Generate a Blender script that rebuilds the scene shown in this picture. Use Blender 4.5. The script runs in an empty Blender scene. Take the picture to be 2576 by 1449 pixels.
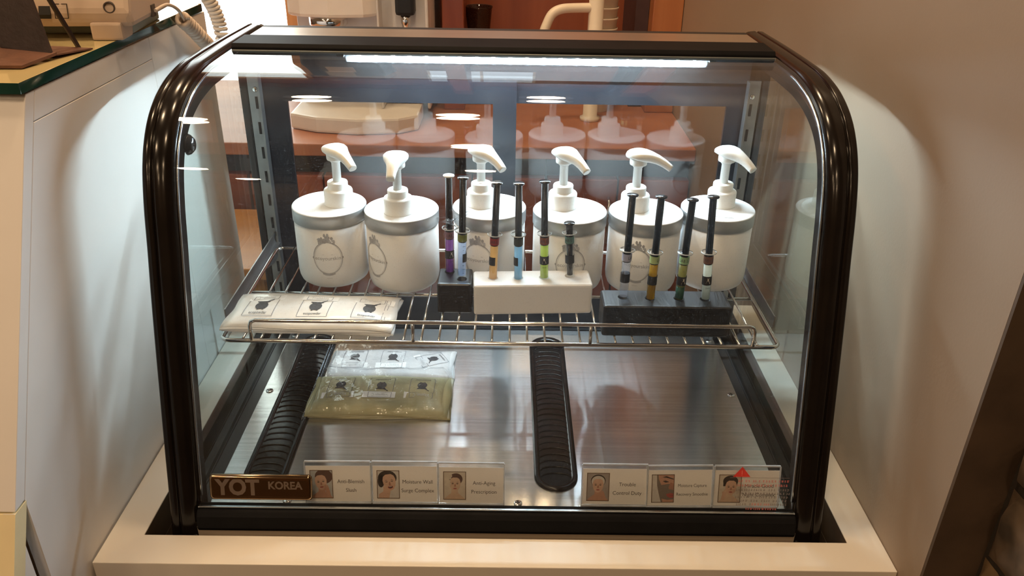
import bpy, bmesh, math, random
from mathutils import Vector, Matrix
random.seed(7)
sc = bpy.context.scene
COL = sc.collection
PI = math.pi

# ------------------------------------------------------------------ camera
def make_camera():
    f, pitch, yaw, roll = 2032.4, 0.4790, 0.0075, 0.0173
    cp, sp, cy, sy = math.cos(pitch), math.sin(pitch), math.cos(yaw), math.sin(yaw)
    fw = Vector((sy*cp, cy*cp, -sp)); r = Vector((cy, -sy, 0)); u = r.cross(fw)
    c, s = math.cos(roll), math.sin(roll)
    r2 = c*r + s*u; u2 = -s*r + c*u
    cam = bpy.data.cameras.new('camera'); o = bpy.data.objects.new('camera', cam); COL.objects.link(o)
    cam.sensor_width = 36; cam.lens = f*36/2576; cam.clip_start = .01
    M = Matrix(((r2.x, u2.x, -fw.x, .0074), (r2.y, u2.y, -fw.y, -.6562), (r2.z, u2.z, -fw.z, .6922), (0, 0, 0, 1)))
    o.matrix_world = M
    sc.camera = o
make_camera()

# ------------------------------------------------------------------ world, exposure, light levels
w = bpy.data.worlds.new('world'); sc.world = w; w.use_nodes = True
w.node_tree.nodes['Background'].inputs[0].default_value = (1, .8, .6, 1)
w.node_tree.nodes['Background'].inputs[1].default_value = .05
sc.view_settings.view_transform = 'Standard'
sc.view_settings.look = 'None'
sc.view_settings.gamma = 1
sc.view_settings.use_curve_mapping = False
sc.view_settings.exposure = 0
LED_STRENGTH = 2000
LAMP_STRENGTH = 180
WINDOW_STRENGTH = 5.0
LAMP_COLOR = (1, .70, .42)
LAMPS = [(-.13, .49), (-.10, -.52), (-.10, -1.67), (-.58, 1.10), (-.85, .22), (-1.25, -.75), (-1.25, -1.8), (-.10, -2.6), (-1.25, -2.6), (.12, 1.22)]  # two rearmost behind camera light the cards, last lights the pantry; all three added
CEIL = 1.75
FLOOR = -.75
try:
    sc.cycles.max_bounces = 7; sc.cycles.diffuse_bounces = 3; sc.cycles.transparent_max_bounces = 20; sc.cycles.glossy_bounces = 3
    sc.cycles.use_adaptive_sampling = True; sc.cycles.adaptive_threshold = .04
    sc.cycles.caustics_reflective = True; sc.cycles.blur_glossy = .4; sc.cycles.caustics_refractive = False
    sc.cycles.sample_clamp_indirect = 8
except Exception:
    pass

# ------------------------------------------------------------------ materials
MATS = {}
def nodes_of(name):
    m = bpy.data.materials.new(name); m.use_nodes = True
    nt = m.node_tree
    return m, nt, nt.nodes['Principled BSDF'], nt.nodes['Material Output']
def mat(name, col, rough=.5, metal=0, spec=.5, var=.06, vscale=30, bump=0, bscale=200, coat=0, stretch=(1, 1, 1), emit=None, estr=0):
    if name in MATS: return MATS[name]
    m, nt, p, out = nodes_of(name)
    tc = nt.nodes.new('ShaderNodeTexCoord'); mp = nt.nodes.new('ShaderNodeMapping')
    mp.inputs['Scale'].default_value = stretch
    nt.links.new(tc.outputs['Object'], mp.inputs['Vector'])
    n = nt.nodes.new('ShaderNodeTexNoise'); n.inputs['Scale'].default_value = vscale; n.inputs['Detail'].default_value = 3
    nt.links.new(mp.outputs['Vector'], n.inputs['Vector'])
    cr = nt.nodes.new('ShaderNodeValToRGB')
    cr.color_ramp.elements[0].color = tuple(max(0, c*(1-var)) for c in col)+(1,)
    cr.color_ramp.elements[1].color = tuple(min(1, c*(1+var)) for c in col)+(1,)
    cr.color_ramp.elements[0].position = .3; cr.color_ramp.elements[1].position = .7
    nt.links.new(n.outputs['Fac'], cr.inputs['Fac']); nt.links.new(cr.outputs['Color'], p.inputs['Base Color'])
    p.inputs['Roughness'].default_value = rough; p.inputs['Metallic'].default_value = metal
    p.inputs['Specular IOR Level'].default_value = spec; p.inputs['Coat Weight'].default_value = coat
    p.inputs['Coat Roughness'].default_value = .08
    if bump:
        n2 = nt.nodes.new('ShaderNodeTexNoise'); n2.inputs['Scale'].default_value = bscale; n2.inputs['Detail'].default_value = 2
        nt.links.new(mp.outputs['Vector'], n2.inputs['Vector'])
        b = nt.nodes.new('ShaderNodeBump'); b.inputs['Strength'].default_value = bump; b.inputs['Distance'].default_value = .002
        nt.links.new(n2.outputs['Fac'], b.inputs['Height']); nt.links.new(b.outputs['Normal'], p.inputs['Normal'])
    if emit:
        p.inputs['Emission Color'].default_value = emit+(1,); p.inputs['Emission Strength'].default_value = estr
    MATS[name] = m
    return m
def wood(name, c1, c2, scale=6, stretch=(1, 1, .12), rough=.4, dist=3, bump=.15):
    if name in MATS: return MATS[name]
    m, nt, p, out = nodes_of(name)
    tc = nt.nodes.new('ShaderNodeTexCoord'); mp = nt.nodes.new('ShaderNodeMapping'); mp.inputs['Scale'].default_value = stretch
    nt.links.new(tc.outputs['Object'], mp.inputs['Vector'])
    n = nt.nodes.new('ShaderNodeTexNoise'); n.inputs['Scale'].default_value = scale; n.inputs['Detail'].default_value = 5; n.inputs['Distortion'].default_value = dist
    nt.links.new(mp.outputs['Vector'], n.inputs['Vector'])
    cr = nt.nodes.new('ShaderNodeValToRGB'); cr.color_ramp.elements[0].color = c1+(1,); cr.color_ramp.elements[1].color = c2+(1,)
    cr.color_ramp.elements[0].position = .35; cr.color_ramp.elements[1].position = .65
    nt.links.new(n.outputs['Fac'], cr.inputs['Fac']); nt.links.new(cr.outputs['Color'], p.inputs['Base Color'])
    b = nt.nodes.new('ShaderNodeBump'); b.inputs['Strength'].default_value = bump; b.inputs['Distance'].default_value = .001
    nt.links.new(n.outputs['Fac'], b.inputs['Height']); nt.links.new(b.outputs['Normal'], p.inputs['Normal'])
    p.inputs['Roughness'].default_value = rough
    MATS[name] = m
    return m
def glass(name, tint=(1, 1, 1), rough=0.0, dust=0, refl=.04, dust_scale=60, bump=0, bscale=40, dusty_col=(.8, .9, 1)):
    """thin clear sheet: transparent + mirror mixed by Schlick's law, with a film of dust"""
    if name in MATS: return MATS[name]
    m, nt, p, out = nodes_of(name); nt.nodes.remove(p)
    N, L = nt.nodes.new, nt.links.new
    lw = N('ShaderNodeLayerWeight'); lw.inputs['Blend'].default_value = .5
    pw = N('ShaderNodeMath'); pw.operation = 'POWER'; pw.inputs[1].default_value = 5; L(lw.outputs['Facing'], pw.inputs[0])
    ma = N('ShaderNodeMath'); ma.operation = 'MULTIPLY_ADD'; ma.inputs[1].default_value = 1-refl; ma.inputs[2].default_value = refl; L(pw.outputs[0], ma.inputs[0])
    tr = N('ShaderNodeBsdfTransparent'); tr.inputs[0].default_value = tint+(1,)
    gl = N('ShaderNodeBsdfGlossy'); gl.inputs['Roughness'].default_value = rough
    mx = N('ShaderNodeMixShader'); L(ma.outputs[0], mx.inputs[0]); L(tr.outputs[0], mx.inputs[1]); L(gl.outputs[0], mx.inputs[2])
    tc = N('ShaderNodeTexCoord')
    if bump:
        nb = N('ShaderNodeTexNoise'); nb.inputs['Scale'].default_value = bscale; nb.inputs['Detail'].default_value = 3; L(tc.outputs['Object'], nb.inputs['Vector'])
        b = N('ShaderNodeBump'); b.inputs['Strength'].default_value = bump; b.inputs['Distance'].default_value = .004
        L(nb.outputs['Fac'], b.inputs['Height']); L(b.outputs['Normal'], gl.inputs['Normal']); L(b.outputs['Normal'], lw.inputs['Normal'])
    last = mx
    if dust:
        n1 = N('ShaderNodeTexNoise'); n1.inputs['Scale'].default_value = 5; n1.inputs['Detail'].default_value = 2; n1.inputs['Distortion'].default_value = 1.5
        n2 = N('ShaderNodeTexNoise'); n2.inputs['Scale'].default_value = 900; n2.inputs['Detail'].default_value = 0
        L(tc.outputs['Object'], n1.inputs['Vector']); L(tc.outputs['Object'], n2.inputs['Vector'])
        r1 = N('ShaderNodeMapRange'); r1.inputs['From Min'].default_value = .35; r1.inputs['From Max'].default_value = .75; r1.inputs['To Min'].default_value = dust*.4; r1.inputs['To Max'].default_value = dust*2.4
        L(n1.outputs['Fac'], r1.inputs['Value'])
        r2 = N('ShaderNodeMapRange'); r2.inputs['From Min'].default_value = .66; r2.inputs['From Max'].default_value = .76; r2.inputs['To Min'].default_value = 0; r2.inputs['To Max'].default_value = dust*6
        L(n2.outputs['Fac'], r2.inputs['Value'])
        ad = N('ShaderNodeMath'); ad.operation = 'ADD'; L(r1.outputs[0], ad.inputs[0]); L(r2.outputs[0], ad.inputs[1])
        df = N('ShaderNodeBsdfDiffuse'); df.inputs[0].default_value = dusty_col+(1,)
        tl = N('ShaderNodeBsdfTranslucent'); tl.inputs[0].default_value = dusty_col+(1,)
        m2 = N('ShaderNodeMixShader'); m2.inputs[0].default_value = .5; L(df.outputs[0], m2.inputs[1]); L(tl.outputs[0], m2.inputs[2])
        m3 = N('ShaderNodeMixShader'); L(ad.outputs[0], m3.inputs[0]); L(mx.outputs[0], m3.inputs[1]); L(m2.outputs[0], m3.inputs[2])
        last = m3
    L(last.outputs[0], out.inputs['Surface'])
    MATS[name] = m
    return m
def liquid(name, col, clear=.5):
    if name in MATS: return MATS[name]
    m, nt, p, out = nodes_of(name)
    N, L = nt.nodes.new, nt.links.new
    nz = N('ShaderNodeTexNoise'); nz.inputs['Scale'].default_value = 90
    cr = N('ShaderNodeValToRGB'); cr.color_ramp.elements[0].color = tuple(c*.9 for c in col)+(1,); cr.color_ramp.elements[1].color = col+(1,)
    L(nz.outputs['Fac'], cr.inputs['Fac']); L(cr.outputs['Color'], p.inputs['Base Color']); p.inputs['Roughness'].default_value = .15
    tr = N('ShaderNodeBsdfTransparent'); tr.inputs[0].default_value = tuple(c**.6 for c in col)+(1,)
    tl = N('ShaderNodeBsdfTranslucent'); L(cr.outputs['Color'], tl.inputs[0])
    m1 = N('ShaderNodeMixShader'); m1.inputs[0].default_value = .55; L(p.outputs[0], m1.inputs[1]); L(tl.outputs[0], m1.inputs[2])
    m2 = N('ShaderNodeMixShader'); m2.inputs[0].default_value = clear; L(m1.outputs[0], m2.inputs[1]); L(tr.outputs[0], m2.inputs[2])
    L(m2.outputs[0], out.inputs['Surface'])
    MATS[name] = m
    return m
def emission(name, col, strength):
    if name in MATS: return MATS[name]
    m, nt, p, out = nodes_of(name); nt.nodes.remove(p)
    e = nt.nodes.new('ShaderNodeEmission'); e.inputs[0].default_value = col+(1,); e.inputs[1].default_value = strength
    nt.links.new(e.outputs[0], out.inputs['Surface']); MATS[name] = m
    return m
def brushed(name, col, rough=.2, stretch=(6, 700, 6), bump=.12, var=.08):
    if name in MATS: return MATS[name]
    m = mat(name, col, rough, 1, var=var, vscale=1, bump=bump, bscale=1, stretch=stretch)
    return m

def aniso(name, col, rough, an):
    m = mat(name, col, rough, 1, var=.10, vscale=1, stretch=(3, 260, 3))
    nt = m.node_tree; p = nt.nodes['Principled BSDF']; p.inputs['Anisotropic'].default_value = an
    c = nt.nodes.new('ShaderNodeCombineXYZ'); c.inputs[1].default_value = 1
    nt.links.new(c.outputs[0], p.inputs['Tangent'])
    return m
M_black = mat('black_plastic', (.008, .006, .005), .17, spec=.35, var=.2)
M_bar = mat('black_bar_paint', (.008, .008, .009), .55, spec=.08, var=.2)
M_blackmatte = mat('matte_black', (.008, .0075, .008), .5)
M_gasket = mat('gasket_chrome', (.55, .6, .65), .22, 1)
M_steel = aniso('brushed_steel_deck', (.66, .65, .64), .24, .9)
M_steel2 = brushed('brushed_steel_trim', (.72, .64, .55), .32, (6, 600, 600), .08)
M_chrome = mat('chrome_wire', (.78, .77, .76), .12, 1, var=.03)
M_galv = mat('galvanised_upright', (.42, .42, .42), .35, 1, var=.15)
M_glass = glass('case_glass', (.972, .985, .98), dust=.009)
M_glassin = glass('case_glass_inner', (.972, .985, .98))
M_sideglass = glass('side_glass', (.93, .965, .95), refl=.05)
M_backglass = glass('door_glass', (.95, .965, .965), refl=.065)
M_white = mat('white_counter_paint', (.80, .75, .67), .45, var=.03, vscale=8, bump=.03, bscale=120)
M_leftpaint = mat('reception_paint', (.80, .77, .75), .5, var=.03, vscale=6)
M_wallR = mat('beige_wall_paint', (.315, .235, .17), .55, var=.06, vscale=3, bump=.06, bscale=260)
M_return = mat('dark_wall_return', (.085, .055, .035), .6, var=.2, vscale=20, bump=.1)

# ------------------------------------------------------------------ geometry helpers
class MB:
    def __init__(s): s.v = []; s.f = []; s.m = []; s.sm = []
    def add(s, vs, fs, mi=0, smooth=False):
        o = len(s.v); s.v += [tuple(v) for v in vs]
        for f in fs: s.f.append(tuple(i+o for i in f)); s.m.append(mi); s.sm.append(smooth)
        return s
    def box(s, x0, x1, y0, y1, z0, z1, mi=0, T=None):
        vs = [Vector((x, y, z)) for x in (x0, x1) for y in (y0, y1) for z in (z0, z1)]
        if T: vs = [T @ v for v in vs]
        return s.add(vs, [(0, 1, 3, 2), (4, 6, 7, 5), (0, 4, 5, 1), (2, 3, 7, 6), (0, 2, 6, 4), (1, 5, 7, 3)], mi)
    def prism(s, poly, ax, a, b, mi=0):
        """poly of 2D points extruded along axis ax from a to b"""
        n = len(poly)
        def P(p, t):
            return (t, p[0], p[1]) if ax == 0 else (p[0], t, p[1]) if ax == 1 else (p[0], p[1], t)
        vs = [P(p, a) for p in poly]+[P(p, b) for p in poly]
        fs = [tuple(range(n)), tuple(range(2*n-1, n-1, -1))]+[(i, i+n, (i+1) % n+n, (i+1) % n) for i in range(n)]
        return s.add(vs, fs, mi)
    def lathe(s, prof, n=32, c=(0, 0, 0), mi=0, smooth=True, cap=True, T=None):
        vs = []; fs = []
        k = len(prof)
        for i in range(n):
            a = 2*PI*i/n
            for r, z in prof: vs.append(Vector((c[0]+r*math.cos(a), c[1]+r*math.sin(a), c[2]+z)))
        for i in range(n):
            j = (i+1) % n
            for t in range(k-1): fs.append((i*k+t, j*k+t, j*k+t+1, i*k+t+1))
        if T: vs = [T @ v for v in vs]
        s.add(vs, fs, mi, smooth)
        if cap:
            o = len(s.v)-len(vs)
            if prof[0][0] > 1e-6: s.f.append(tuple(o+i*k for i in range(n-1, -1, -1))); s.m.append(mi); s.sm.append(False)
            if prof[-1][0] > 1e-6: s.f.append(tuple(o+i*k+k-1 for i in range(n))); s.m.append(mi); s.sm.append(False)
        return s
    def tube(s, path, r, n=8, mi=0, closed=False, cap=True):
        path = [Vector(p) for p in path]; m = len(path); vs = []; fs = []
        up = None
        for i, p in enumerate(path):
            a = path[(i-1) % m] if (closed or i > 0) else p; b = path[(i+1) % m] if (closed or i < m-1) else p
            t = (b-a).normalized()
            if up is None: up = t.orthogonal().normalized()
            up = (up-t*up.dot(t)).normalized(); sd = t.cross(up)
            rr = r[i] if isinstance(r, (list, tuple)) else r
            for k in range(n):
                g = 2*PI*k/n; vs.append(p+up*math.cos(g)*rr+sd*math.sin(g)*rr)
        for i in range(m if closed else m-1):
            j = (i+1) % m
            for k in range(n): fs.append((i*n+k, i*n+(k+1) % n, j*n+(k+1) % n, j*n+k))
        s.add(vs, fs, mi, True)
        if cap and not closed:
            o = len(s.v)-len(vs)
            s.f.append(tuple(o+k for k in range(n-1, -1, -1))); s.f.append(tuple(o+(m-1)*n+k for k in range(n))); s.m += [mi, mi]; s.sm += [False, False]
        return s
    def loft(s, secs, mi=0, smooth=True, cap=True):
        n = len(secs[0]); vs = [p for q in secs for p in q]; fs = []
        for i in range(len(secs)-1):
            for k in range(n): fs.append((i*n+k, i*n+(k+1) % n, (i+1)*n+(k+1) % n, (i+1)*n+k))
        s.add(vs, fs, mi, smooth)
        if cap:
            o = len(s.v)-len(vs); l = (len(secs)-1)*n
            s.f.append(tuple(o+k for k in range(n-1, -1, -1))); s.f.append(tuple(o+l+k for k in range(n))); s.m += [mi, mi]; s.sm += [False, False]
        return s
    def grid(s, fn, nu, nv, mi=0, smooth=True):
        vs = [fn(i/nu, j/nv) for i in range(nu+1) for j in range(nv+1)]
        fs = [(i*(nv+1)+j, (i+1)*(nv+1)+j, (i+1)*(nv+1)+j+1, i*(nv+1)+j+1) for i in range(nu) for j in range(nv)]
        return s.add(vs, fs, mi, smooth)
    def mesh(s, name, mats, bevel=0, fix=True, bseg=2):
        me = bpy.data.meshes.new(name); me.from_pydata([tuple(v) for v in s.v], [], s.f); me.update()
        for i, p in enumerate(me.polygons): p.material_index = s.m[i]; p.use_smooth = s.sm[i]
        if fix or bevel:
            b = bmesh.new(); b.from_mesh(me)
            if fix: bmesh.ops.recalc_face_normals(b, faces=b.faces)
            if bevel:
                ed = [e for e in b.edges if len(e.link_faces) == 2 and e.calc_face_angle(0) > .6]
                bmesh.ops.bevel(b, geom=ed, offset=bevel, segments=bseg, affect='EDGES', profile=.6)
            b.to_mesh(me); b.free()
        for m in (mats if isinstance(mats, (list, tuple)) else [mats]): me.materials.append(m)
        return me
    def build(s, name, mats, parent=None, bevel=0, fix=True, world=True, bseg=2):
        if parent is not None and world:
            r = parent
            while r.parent: r = r.parent
            Mi = r.matrix_basis.inverted(); s.v = [tuple(Mi @ Vector(v)) for v in s.v]
        return link(name, s.mesh(name, mats, bevel, fix, bseg), parent)
def link(name, me, parent=None, loc=None, rotz=None):
    o = bpy.data.objects.new(name, me); COL.objects.link(o)
    if parent is not None: o.parent = parent
    if loc: o.location = loc
    if rotz is not None: o.rotation_euler = (0, 0, rotz)
    return o
def thing(name, label, cat, loc=(0, 0, 0), rotz=0, group=None, rot=None):
    o = bpy.data.objects.new(name, None); COL.objects.link(o); o.empty_display_size = .02
    o.location = loc; o.rotation_euler = rot if rot else (0, 0, rotz)
    o['label'] = label; o['category'] = cat
    if group: o['group'] = group
    o.matrix_basis = Matrix.LocRotScale(Vector(loc), o.rotation_euler, None)
    return o
def tag(o, label, cat, group=None):
    o['label'] = label; o['category'] = cat
    if group: o['group'] = group
    return o
def struct(o, label=None):
    o['kind'] = 'structure'
    if label: o['label'] = label
    return o
_tx = {}
def text_geo(s, size=1.0, bold=0):
    """flat centred lettering as (verts2d, faces), from Blender's built-in font"""
    key = (s, bold)
    if key not in _tx:
        cu = bpy.data.curves.new('t', 'FONT'); cu.body = s; cu.align_x = 'CENTER'; cu.align_y = 'CENTER'; cu.resolution_u = 3; cu.offset = bold
        o = bpy.data.objects.new('t', cu); COL.objects.link(o)
        dg = bpy.context.evaluated_depsgraph_get(); dg.update()
        me = bpy.data.meshes.new_from_object(o.evaluated_get(dg))
        _tx[key] = ([(v.co.x, v.co.y) for v in me.vertices], [tuple(p.vertices) for p in me.polygons])
        bpy.data.objects.remove(o); bpy.data.curves.remove(cu); bpy.data.meshes.remove(me)
    v, f = _tx[key]
    return [(x*size, y*size) for x, y in v], f
class Flat:
    """2D print (polygons, lines, lettering) put on a surface through fn(u, v, layer)"""
    def __init__(s): s.p = []
    def poly(s, pts, mi=0, layer=0): s.p.append((pts, [tuple(range(len(pts)))], mi, layer)); return s
    def ell(s, cx, cy, rx, ry, mi=0, layer=0, n=24, a0=0, a1=2*PI):
        return s.poly([(cx+rx*math.cos(a0+(a1-a0)*i/n), cy+ry*math.sin(a0+(a1-a0)*i/n)) for i in range(n)], mi, layer)
    def ring(s, cx, cy, rx, ry, t, mi=0, layer=0, n=40, a0=0, a1=2*PI):
        pts = []; fs = []
        for i in range(n+1):
            a = a0+(a1-a0)*i/n
            pts += [(cx+rx*math.cos(a), cy+ry*math.sin(a)), (cx+(rx-t)*math.cos(a), cy+(ry-t)*math.sin(a))]
        for i in range(n): fs.append((2*i, 2*i+2, 2*i+3, 2*i+1))
        s.p.append((pts, fs, mi, layer)); return s
    def rect(s, x0, x1, y0, y1, mi=0, layer=0): return s.poly([(x0, y0), (x1, y0), (x1, y1), (x0, y1)], mi, layer)
    def frame(s, x0, x1, y0, y1, t, mi=0, layer=0):
        s.rect(x0, x1, y0, y0+t, mi, layer).rect(x0, x1, y1-t, y1, mi, layer)
        return s.rect(x0, x0+t, y0, y1, mi, layer).rect(x1-t, x1, y0, y1, mi, layer)
    def text(s, t, cx, cy, size, mi=0, layer=0, rot=0, sx=1, sy=1, bold=0):
        v, f = text_geo(t, size, bold); c, q = math.cos(rot), math.sin(rot)
        s.p.append(([(cx+c*x*sx-q*y*sy, cy+q*x*sx+c*y*sy) for x, y in v], f, mi, layer)); return s
    def into(s, mb, fn, sub=None):
        for pts, fs, mi, layer in s.p: mb.add([fn(u, v, layer) for u, v in pts], fs, mi)
        return mb

# ================================================================== THE ROOM
def room():
    XL, XR, YF, YB = -2.2, .45, -3.0, 1.8
    floor = MB().box(XL, .9, YF, YB+.1, FLOOR-.1, FLOOR).build('floor', wood('floor_wood', (.10, .05, .028), (.17, .09, .05), 5, (.2, 1, 1), .35)); struct(floor)
    ceil = MB().box(XL, .9, YF, YB+.1, CEIL, CEIL+.1).build('ceiling', mat('ceiling_paint', (.34, .27, .20), .8)); struct(ceil)
    struct(MB().box(XL-.1, XL, YF, YB+.1, FLOOR, CEIL).build('wall_left', mat('far_wall_paint', (.17, .12, .08), .7)))
    struct(MB().box(XL, .9, YF-.1, YF, FLOOR, CEIL).build('wall_front', mat('far_wall_paint', (.17, .12, .08), .7)))
    # right: beige wall of the alcove, its dark return and the stone clad wall beside it
    wr = MB().box(XR, .9, -.036, YB+.1, FLOOR, CEIL).build('wall_right', M_wallR); struct(wr, 'smooth beige wall beside the display case')
    tr = MB().box(.4502, .9, -.040, -.036, FLOOR, CEIL).build('trim_1', M_return); struct(tr, 'dark brown wall end strip')
    ws = MB().box(.506, .9, YF, -.040, FLOOR, CEIL).build('wall_stone', mat('stone_mortar', (.035, .026, .018), .9, bump=.4)); struct(ws, 'rough brown stone clad wall')
    stones = [mat('slate_%d' % i, c, .75, var=.6, vscale=22, bump=1.0, bscale=45) for i, c in enumerate([(.12, .080, .047), (.10, .080, .060), (.15, .095, .045), (.085, .064, .048)])]
    rnd = random.Random(3)
    z = -.31; k = 0
    while z < .62:
        h = rnd.uniform(.062, .098); y = -.042
        first = True
        while y > -.75:
            L = rnd.uniform(.10, .30) if not first else rnd.uniform(.05, .2); first = False
            d = rnd.uniform(.008, .020); sh = rnd.uniform(-.006, .006)
            mb = MB(); nu, nv = 6, 4
            off = [[rnd.uniform(-.004, .004) for _ in range(nv+1)] for _ in range(nu+1)]
            def fn(u, v, y=y, L=L, z=z, h=h, d=d, off=off, nu=nu, nv=nv):
                i, j = round(u*nu), round(v*nv)
                e = 0 if (i in (0, nu) or j in (0, nv)) else 1
                return (.507-(d+off[i][j])*e-.002*(1-e), y-.004-u*(L-.006)+(0 if e else off[i][j]*.5), z+.004+v*(h-.007)+(0 if e else off[i][nv-j]*.6)+.0)
            mb.grid(fn, nu, nv)
            o = mb.build('stone', stones[k % 4], ws, world=False, fix=False); k += 1
            y -= L
        z += h
    # back: wood panelled wall with a bright window at its left end
    redwood = wood('red_wood', (.22, .058, .025), (.33, .10, .042), 4, (1, 1, .1), .4)
    wb = MB().box(-.60, XR, YB, YB+.1, FLOOR, CEIL).box(XL, -1.45, YB, YB+.1, FLOOR, CEIL).box(-1.45, -.60, YB, YB+.1, FLOOR, .08).box(-1.45, -.60, YB, YB+.1, 1.35, CEIL)
    wb = wb.build('wall_back', redwood); struct(wb, 'red brown wood panelled back wall')
    jamb = wood('orange_wood', (.50, .22, .075), (.62, .30, .11), 5, (1, 1, .1), .4)
    wn = MB().box(-1.45, -1.40, YB-.02, YB+.08, .08, 1.35).box(-.64, -.595, YB-.02, YB+.08, .08, 1.35).box(-1.45, -.6, YB-.02, YB+.08, .04, .09).box(-1.45, -.6, YB-.02, YB+.08, 1.32, 1.36).build('window_1', jamb); struct(wn, 'window with wooden frame full of bright daylight')
    g = MB().box(-1.40, -.64, YB+.05, YB+.056, .09, 1.32).build('pane', emission('daylight_pane', (.93, 1, .97), WINDOW_STRENGTH), wn)
room()

# ================================================================== ceiling lamps
def lamps():
    ring = mat('lamp_trim', (.7, .68, .64), .4)
    bulb = emission('warm_bulb', LAMP_COLOR, LAMP_STRENGTH)
    for i, (x, y) in enumerate(LAMPS):
        t = thing('ceiling_lamp', 'round warm recessed ceiling lamp', 'lamp', (x, y, CEIL), 0, 'recessed ceiling lamps')
        MB().lathe([(.061, -.001), (.085, -.001), (.085, -.008), (.077, -.012), (.061, -.012)], 24, cap=False).build('trim_ring', ring, t, world=False)
        MB().lathe([(.001, -.036), (.03, -.031), (.05, -.018), (.060, -.002)], 24, cap=False).build('bulb', bulb, t, world=False, fix=False)
lamps()

# ================================================================== counters either side of and under the case
def counters():
    # white counter with a rectangular well
    t = thing('display_counter', 'white counter slab with a rectangular well holding the glass case', 'counter', (0, .3, FLOOR))
    a, b, y0, yi, y1, y2 = .4495, .4088, 0, .0436, .60, .622
    mb = MB(); T = -.045
    o = [(-a, y0), (a, y0), (a, y2), (-a, y2)]; i_ = [(-b, yi), (b, yi), (b, y1), (-b, y1)]
    vs = [p+(0,) for p in o]+[p+(0,) for p in i_]+[p+(T,) for p in o]+[p+(T,) for p in i_]
    fs = []
    for k in range(4):
        j = (k+1) % 4
        fs += [(k, j, 4+j, 4+k), (8+k, 12+k, 12+j, 8+j), (k, 8+k, 8+j, j), (4+k, 4+j, 12+j, 12+k)]
    mb.add(vs, fs); mb.m = [1 if k % 4 == 3 else 0 for k in range(len(fs))]
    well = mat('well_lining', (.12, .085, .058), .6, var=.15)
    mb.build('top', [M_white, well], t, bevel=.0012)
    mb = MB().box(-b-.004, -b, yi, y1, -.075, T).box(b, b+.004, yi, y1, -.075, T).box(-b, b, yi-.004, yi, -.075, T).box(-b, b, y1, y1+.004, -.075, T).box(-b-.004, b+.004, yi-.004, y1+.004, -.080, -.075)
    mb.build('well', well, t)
    MB().box(-a+.003, a-.003, .010, .030, FLOOR, T).build('front_panel', M_white, t)
    # reception counter at the left, slanted front, thick glass top
    t = thing('reception_counter', 'tall white reception counter with slanted front and green glass top', 'counter', (-.75, .25, FLOOR))
    X = -.4515; Xl = -1.7
    def side(name, poly, th=.012):
        return MB().prism(poly, 0, X-th, X).build(name, M_leftpaint, t, bevel=.0008, bseg=1)
    ys = lambda z: .108-.541*(.495-z)
    g = .0004
    side('side_panel', [(ys(.468)+.0165, .468-g), (.4-g, .468-g), (.4-g, FLOOR), (ys(.148)+.0165, FLOOR), (ys(.148)+.0165, .148)])
    side('side_panel', [(ys(.495)+.0165, .495), (ys(.468)+.0165, .468), (.4-g, .468), (.4-g, .495)])
    side('side_panel', [(.4, .495), (.4, FLOOR), (.609, FLOOR), (.609, .495)])
    side('side_plinth', [(ys(.147), .147), (ys(.147)-.12, -.08), (ys(.147)-.12, FLOOR), (ys(.147), FLOOR)])
    n = Vector((0, -.8796, .4757))
    MB().prism([(ys(.495), .495), (ys(.148), .148), (ys(.148)+.0163, .148), (ys(.495)+.0163, .495)], 0, Xl, X).build('front_panel', M_leftpaint, t, bevel=.0004, bseg=1)
    MB().prism([(ys(.146), .146), (ys(.146)-.12, -.08), (ys(.146)-.12, FLOOR), (ys(.146)-.1, FLOOR), (ys(.146)-.1, -.08), (ys(.146)+.02, .146)], 0, Xl, X+.0002).build('kick_panel', mat('kick_paint', (.86, .74, .46), .5, var=.03), t)
    MB().box(Xl, X-.012, .12, .60, .470, .4945).build('top_board', mat('counter_board', (.74, .62, .40), .5), t)
    MB().box(Xl, X-.012, .59, .605, FLOOR, .4945).build('back_panel', M_leftpaint, t)
    gt = mat('green_glass_edge', (.010, .055, .045), .06, spec=.9, var=.3, vscale=15)
    topm = mat('counter_glass_face', (.55, .44, .22), .07, spec=.6, var=.03, vscale=4)
    mb = MB(); poly = [(Xl, .100), (X+.001, .100), (X+.001, .600), (Xl, .600)]
    mb.prism(poly, 2, .4965, .5075)
    me = mb.mesh('glass_top', [gt, topm], .0008)
    for p in me.polygons:
        if p.normal.z > .9: p.material_index = 1
    Mi = t.matrix_basis.inverted(); me.transform(Mi)
    link('glass_top', me, t)
counters()

# ================================================================== profile of the case
K = [(.030, -.09), (.054, -.007), (.080, .100), (.115, .240), (.137, .320), (.150, .368), (.166, .408), (.188, .438), (.218, .460), (.258, .475), (.305, .483), (.35, .485), (.45, .4855), (.577, .484)]
def catmull(P, n):
    out = []
    for i in range(len(P)-1):
        p0, p1, p2, p3 = P[max(i-1, 0)], P[i], P[i+1], P[min(i+2, len(P)-1)]
        for k in range(n):
            t = k/n
            out.append(tuple(.5*(2*b+(-a+c)*t+(2*a-5*b+4*c-d)*t*t+(-a+3*b-3*c+d)*t**3) for a, b, c, d in zip(p0, p1, p2, p3)))
    out.append(P[-1]); return out
PROF = catmull(K, 7)
def pnorm(i):
    a = PROF[max(i-1, 0)]; b = PROF[min(i+1, len(PROF)-1)]
    t = Vector((b[0]-a[0], b[1]-a[1])).normalized(); return Vector((-t.y, t.x))
def offs(i, h):
    n = pnorm(i); return (PROF[i][0]+n.x*h, PROF[i][1]+n.y*h)
def pidx(z):    # first index above z on the front
    return next(i for i, p in enumerate(PROF) if p[1] >= z)
def glass_y(z): return .0557+.25*z+.0045
W = .383

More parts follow.
